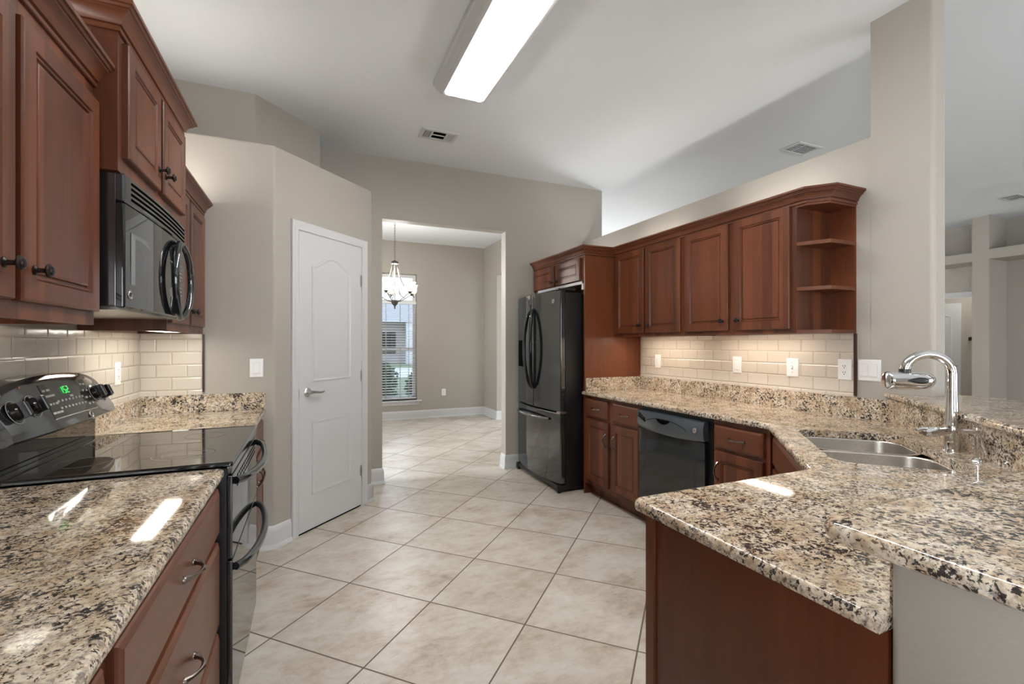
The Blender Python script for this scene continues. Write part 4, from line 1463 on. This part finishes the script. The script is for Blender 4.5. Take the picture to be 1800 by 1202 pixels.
light_bar(FL, 2.60, 3.15, LW + 0.17, LW + 0.25, UB + 0.0165, 'slim light bar under the cabinet beside the microwave', 2.4, (1.0, 0.97, 0.85))
light_bar(FR, 2.75, 3.30, -2.64, -2.57, UB + 0.0165, 'slim light bar under the wall cabinet by the refrigerator panel', 2.3, (1.0, 0.85, 0.69))
light_bar(FR, 1.85, 2.45, -2.64, -2.57, UB + 0.0165, 'slim light bar under the wall cabinet by the corner shelves', 2.3, (1.0, 0.85, 0.69))
UPC = (1.0, 0.95, 0.88)
for k, y in enumerate((2.05, 3.15)):
    area('cabinet_top_glow', (2.672, y, 2.135), (math.pi, 0, 0), 0.03, 0.6, 2.0, UPC)
area('cabinet_top_glow_fridge', (2.62, 3.95, 2.125), (math.pi, 0, 0), 0.03, 0.7, 1.6, UPC)
area('cabinet_top_glow_corner', (-0.74, 2.96, 2.155), (math.pi, 0, 0), 0.05, 0.6, 5.0, UPC)
area('cabinet_top_glow_near', (-0.74, 1.35, 2.155), (math.pi, 0, 0), 0.05, 0.6, 1.6, UPC)

# ---------------------------------------------------------------- ceiling things
t = thing('ceiling_light', 'long fluorescent ceiling light in a white moulded frame', 'ceiling light', (0.94, 1.78, CEIL))
LX0, LX1, LY0, LY1 = 0.812, 1.066, 0.58, 2.975
PRF = [(0.0, 2.966), (0.012, 2.966), (0.018, 2.972), (0.030, 2.978), (0.034, 2.990), (0.048, 3.004), (0.056, 3.03), (0.064, 3.036), (0.064, CEIL - 0.0005), (0.0, CEIL - 0.0005)]
fp = [(LX0, LY0), (LX1, LY0), (LX1, LY1), (LX0, LY1)]
rings = []
for i, (x, y) in enumerate(fp):
    sx = -1 if x == LX0 else 1; sy = -1 if y == LY0 else 1
    rings.append([V(x + sx * o, y + sy * o, z) for o, z in PRF])
rings.append(rings[0])
MB().loops(rings, False, False).build('frame', M['white'], t, 30)
MB().slab(round_poly([(LX0, LY0), (LX1, LY0), (LX1, LY1), (LX0, LY1)], 0.01), [(0.03, 2.953), (0.006, 2.960), (0.0, 2.968), (0, 3.0)]).build('diffuser', M['lens'], t, 30)


def vent(x0, x1, y0, y1, label, along='x'):
    t = thing('ceiling_vent', label, 'vent', ((x0 + x1) / 2, (y0 + y1) / 2, CEIL), None)
    m = MB()
    w = 0.032
    vr = []
    for ins, z in ((0, CEIL - 0.0005), (0, CEIL - 0.004), (0.006, CEIL - 0.010), (w - 0.002, CEIL - 0.010), (w, CEIL - 0.008), (w, CEIL - 0.0005)):
        vr.append([V(x0 + ins, y0 + ins, z), V(x1 - ins, y0 + ins, z), V(x1 - ins, y1 - ins, z), V(x0 + ins, y1 - ins, z)])
    m.loops(vr, False, False)
    L = x1 - x0; W = y1 - y0
    k1 = x0 + 0.30 * L if along == 'x' else None
    if along == 'x':
        m.box(k1 - 0.008, k1 + 0.008, y0 + w, y1 - w, CEIL - 0.009, CEIL - 0.001)
        k2 = x0 + 0.70 * L
        m.box(k2 - 0.008, k2 + 0.008, y0 + w, y1 - w, CEIL - 0.009, CEIL - 0.001)
    else:
        m.box(x0 + 0.38 * L - 0.006, x0 + 0.38 * L + 0.006, y0 + w, y1 - w, CEIL - 0.009, CEIL - 0.001)
    m.build('frame', M['white'], t, 0)
    MB().box(x0 + w, x1 - w, y0 + w, y1 - w, CEIL - 0.0015, CEIL - 0.0005).build('duct_opening', M['void'], t, 0)
    m = MB()
    if along == 'x':
        n = 6
        for i in range(1, n):
            x = x0 + w + (k1 - 0.008 - x0 - w) * i / n
            m.box(x - 0.002, x + 0.002, y0 + w, y1 - w, CEIL - 0.009, CEIL - 0.002)
        m.box(k1 + .008, k2 - .008, (y0 + y1) / 2 - 0.004, (y0 + y1) / 2 + 0.004, CEIL - 0.008, CEIL - 0.002)
        for i in range(1, 10):
            x = k2 + 0.008 + (x1 - w - k2 - 0.008) * i / 10
            m.hexa([V(x - .004, y0 + w, CEIL - .002), V(x - .002, y0 + w, CEIL - .002), V(x - .002, y1 - w, CEIL - .002), V(x - .004, y1 - w, CEIL - .002), V(x + .002, y0 + w, CEIL - .009), V(x + .004, y0 + w, CEIL - .009), V(x + .004, y1 - w, CEIL - .009), V(x + .002, y1 - w, CEIL - .009)])
    else:
        for i in range(1, 7):
            y = y0 + w + (W - 2 * w) * i / 7
            m.box(x0 + w, x1 - w, y - 0.0015, y + 0.0015, CEIL - 0.008, CEIL - 0.002)
    m.build('louvres', M['white'], t, 0)
    return t


vent(0.827, 1.140, 3.714, 3.908, 'white ceiling vent above the pantry door beyond the lamp')
vent(3.885, 4.195, 2.671, 2.868, 'white ceiling vent seen over the plant ledge above the cabinets', 'y')
vent(7.58, 7.90, 2.58, 2.77, 'white ceiling vent in the living room near the niche pillar', 'y')

# chandelier in the dining room
CX, CY = 1.028, 6.30
t = thing('chandelier', 'wrought iron chandelier with frosted bell shades in the dining room', 'chandelier', (CX, CY, CEIL))
m = MB()
m.lathe((CX, CY, CEIL - 0.0005), (0, 0, -1), [(0.062, 0), (0.062, 0.01), (0.045, 0.025), (0.012, 0.032)], 20)
m.build('canopy', M['iron'], t)
m = MB()
z = CEIL - 0.03
k = 0
while z > 2.435:
    ring = []
    for j in range(10):
        w = 2 * math.pi * j / 10
        dx, dz = 0.008 * math.cos(w), 0.022 * math.sin(w)
        ring.append(V(CX + (dx if k % 2 else 0), CY + (0 if k % 2 else dx), z - 0.02 + dz))
    m.tube(ring, 0.0022, 5, closed=True)
    z -= 0.036; k += 1
m.build('chain', M['iron'], t)
m = MB()
m.lathe((CX, CY, 2.43), (0, 0, -1), [(0.010, 0), (0.02, 0.012), (0.046, 0.02), (0.048, 0.05), (0.03, 0.056)], 20)
m.tube([V(CX, CY, 2.40), V(CX, CY, 1.88)], 0.006, 8)
m.lathe((CX, CY, 1.90), (0, 0, -1), [(0.012, 0), (0.045, 0.008), (0.05, 0.025), (0.036, 0.06), (0.012, 0.085), (0.009, 0.12), (0.002, 0.128)], 18)
m.build('stem', M['iron'], t)
for k in range(5):
    an = math.radians(20 + 72 * k)
    dr = V(math.cos(an), math.sin(an), 0)
    c0 = V(CX, CY, 0)
    def rp(r, z): return c0 + dr * r + V(0, 0, z)
    a = MB()
    a.tube([rp(0.03, 1.875), rp(0.09, 1.885), rp(0.16, 1.925), rp(0.22, 1.965), rp(0.275, 1.978), rp(0.30, 1.955), rp(0.295, 1.94)], [0.007, 0.0065, 0.006, 0.006, 0.0055, 0.005, 0.004], 8)
    a.tube([rp(0.04, 2.385), rp(0.045, 2.33), rp(0.065, 2.24), rp(0.115, 2.14), rp(0.16, 2.075), rp(0.14, 2.06)], 0.0042, 6)
    a.tube([rp(0.115, 2.03), rp(0.085, 2.05), rp(0.07, 2.01), rp(0.09, 1.96), rp(0.12, 1.945), rp(0.16, 1.925)], 0.0042, 6)
    a.lathe(rp(0.262, 1.978), (0, 0, 1), [(0.006, -0.01), (0.022, 0.004), (0.03, 0.02), (0.012, 0.024)], 14)
    arm = a.build('arm', M['iron'], t)
    s = MB()
    s.lathe(rp(0.262, 1.995), (0, 0, 1), [(0.028, 0), (0.052, 0.008), (0.066, 0.035), (0.068, 0.075), (0.072, 0.105), (0.082, 0.12), (0.079, 0.121), (0.068, 0.104), (0.063, 0.075), (0.061, 0.036), (0.045, 0.012), (0.02, 0.006)], 22, True, True)
    s.build('shade', M['shade'], arm, 60)

pl = bpy.data.lights.new('chandelier_bulbs', 'POINT')
pl.energy = 62; pl.shadow_soft_size = 0.1; pl.color = (1.0, 0.96, 0.90)
po = bpy.data.objects.new('chandelier_bulbs', pl)
COL.objects.link(po); po.location = (CX, CY, 2.26)

# blinds
t = thing('window_blinds', 'white horizontal slat blinds hanging in the dining window', 'blinds', (1.197, DY + 0.05, 2.03))
bx0, bx1 = WX0 + 0.008, WX1 - 0.007
MB().box(bx0, bx1, DY + 0.035, DY + 0.085, 1.995, 2.045, 0.004).build('headrail', M['blind'], t)
m = MB()
z = 1.965
while z > 0.40:
    m.hexa([V(bx0, DY + 0.036, z - 0.0030), V(bx1, DY + 0.036, z - 0.0030), V(bx1, DY + 0.084, z + 0.0030), V(bx0, DY + 0.084, z + 0.0030), V(bx0, DY + 0.036, z), V(bx1, DY + 0.036, z), V(bx1, DY + 0.084, z + 0.006), V(bx0, DY + 0.084, z + 0.006)])
    z -= 0.0445
m.build('slats', M['blind'], t, 0)
MB().box(bx0, bx1, DY + 0.037, DY + 0.083, 0.352, 0.372, 0.003).build('bottom_rail', M['blind'], t)
m = MB()
for x in (1.17, 1.41, bx1 - 0.13):
    m.box(x - 0.006, x + 0.006, DY + 0.0335, DY + 0.035, 0.37, 1.996)
m.build('ladder_tapes', simple('ladder_tape', (0.42, 0.41, 0.40), 0.8), t, 0)

# small dark hook on the hall wall
t = thing('wall_hook', 'small dark hook on the hall wall by the white door', 'hook', (10.2, 4.05, 1.38))
m = MB()
m.fbox(FH2, 4.035, 4.075, 1.36, 1.42, 0.0002, 0.006)
m.tube([V(10.195, 4.055, 1.40), V(10.16, 4.05, 1.40), V(10.145, 4.0, 1.41), V(10.15, 3.97, 1.42)], 0.010, 8)
m.build('hook_body', M['bronze'], t)

# ---------------------------------------------------------------- outdoors past the dining window
struct(MB().box(-40, 60, 8.4, 80, -0.25, -0.15).build('ground', M['grassm'], None, 0))
tag(MB().box(-40, 60, 20, 27, -0.149, -0.13).build('street', M['concrete'], None, 0), 'pale street outside the dining window', 'street')['kind'] = 'structure'
h = thing('house', 'grey house across the street seen through the blinds', 'house', (5.5, 37, -0.15))
MB().box(-4, 15, 34, 44, -0.15, 2.9).build('wall', M['siding'], h, 0)
rf = MB()
rf.loops([[V(-4.8, 33.0, 2.8), V(15.8, 33.0, 2.8), V(15.8, 45, 2.8), V(-4.8, 45, 2.8)], [V(0, 38.6, 4.7), V(11, 38.6, 4.7), V(11, 39.4, 4.7), V(0, 39.4, 4.7)]])
rf.build('roof', M['roof'], h, 0)
for x in (3.0, 6.2, 8.6):
    MB().box(x, x + 0.45, 33.1, 33.5, -0.15, 2.8).build('porch_column', M['white'], h, 0)
MB().box(-2.5, 2.0, 33.9, 34.0, -0.15, 2.2).build('garage_door', M['white'], h, 0)
MB().box(4.6, 5.6, 33.9, 34.0, 0.6, 2.1).build('house_window', M['blackglass'], h, 0)


def shrub(x, y, r, hgt, label, seed):
    rn = random.Random(seed)
    t = thing('shrub', label, 'shrub', (x, y, -0.15), 'shrubs outside the dining window')
    m = MB()
    for i in range(900):
        th = rn.random() * 2 * math.pi; ph = math.acos(1 - 1.9 * rn.random())
        q = r * (0.55 + 0.45 * rn.random() ** 0.5)
        c = V(x + q * math.sin(ph) * math.cos(th), y + q * math.sin(ph) * math.sin(th), -0.15 + hgt * 0.5 + hgt * 0.5 * (q / r) * math.cos(ph))
        d1 = V(rn.uniform(-1, 1), rn.uniform(-1, 1), rn.uniform(-1, 1)).normalized()
        d2 = d1.orthogonal().normalized()
        s = 0.07
        m.face([c + d1 * s, c + d2 * s * 0.5, c - d1 * s, c - d2 * s * 0.5])
    m.build('foliage', M['leaf'], t, 0)
    MB().lathe((x, y, -0.16), (0, 0, 1), [(0.04, 0), (0.03, hgt * 0.6)], 8).build('stem', M['bark'], t)


shrub(1.15, 9.6, 0.45, 1.15, 'dark green shrub close outside the window pane', 1)
shrub(2.35, 10.2, 0.45, 0.95, 'green shrub outside nearer the right window edge', 2)
shrub(1.6, 13.5, 0.7, 1.0, 'low green shrub farther out on the lawn', 3)
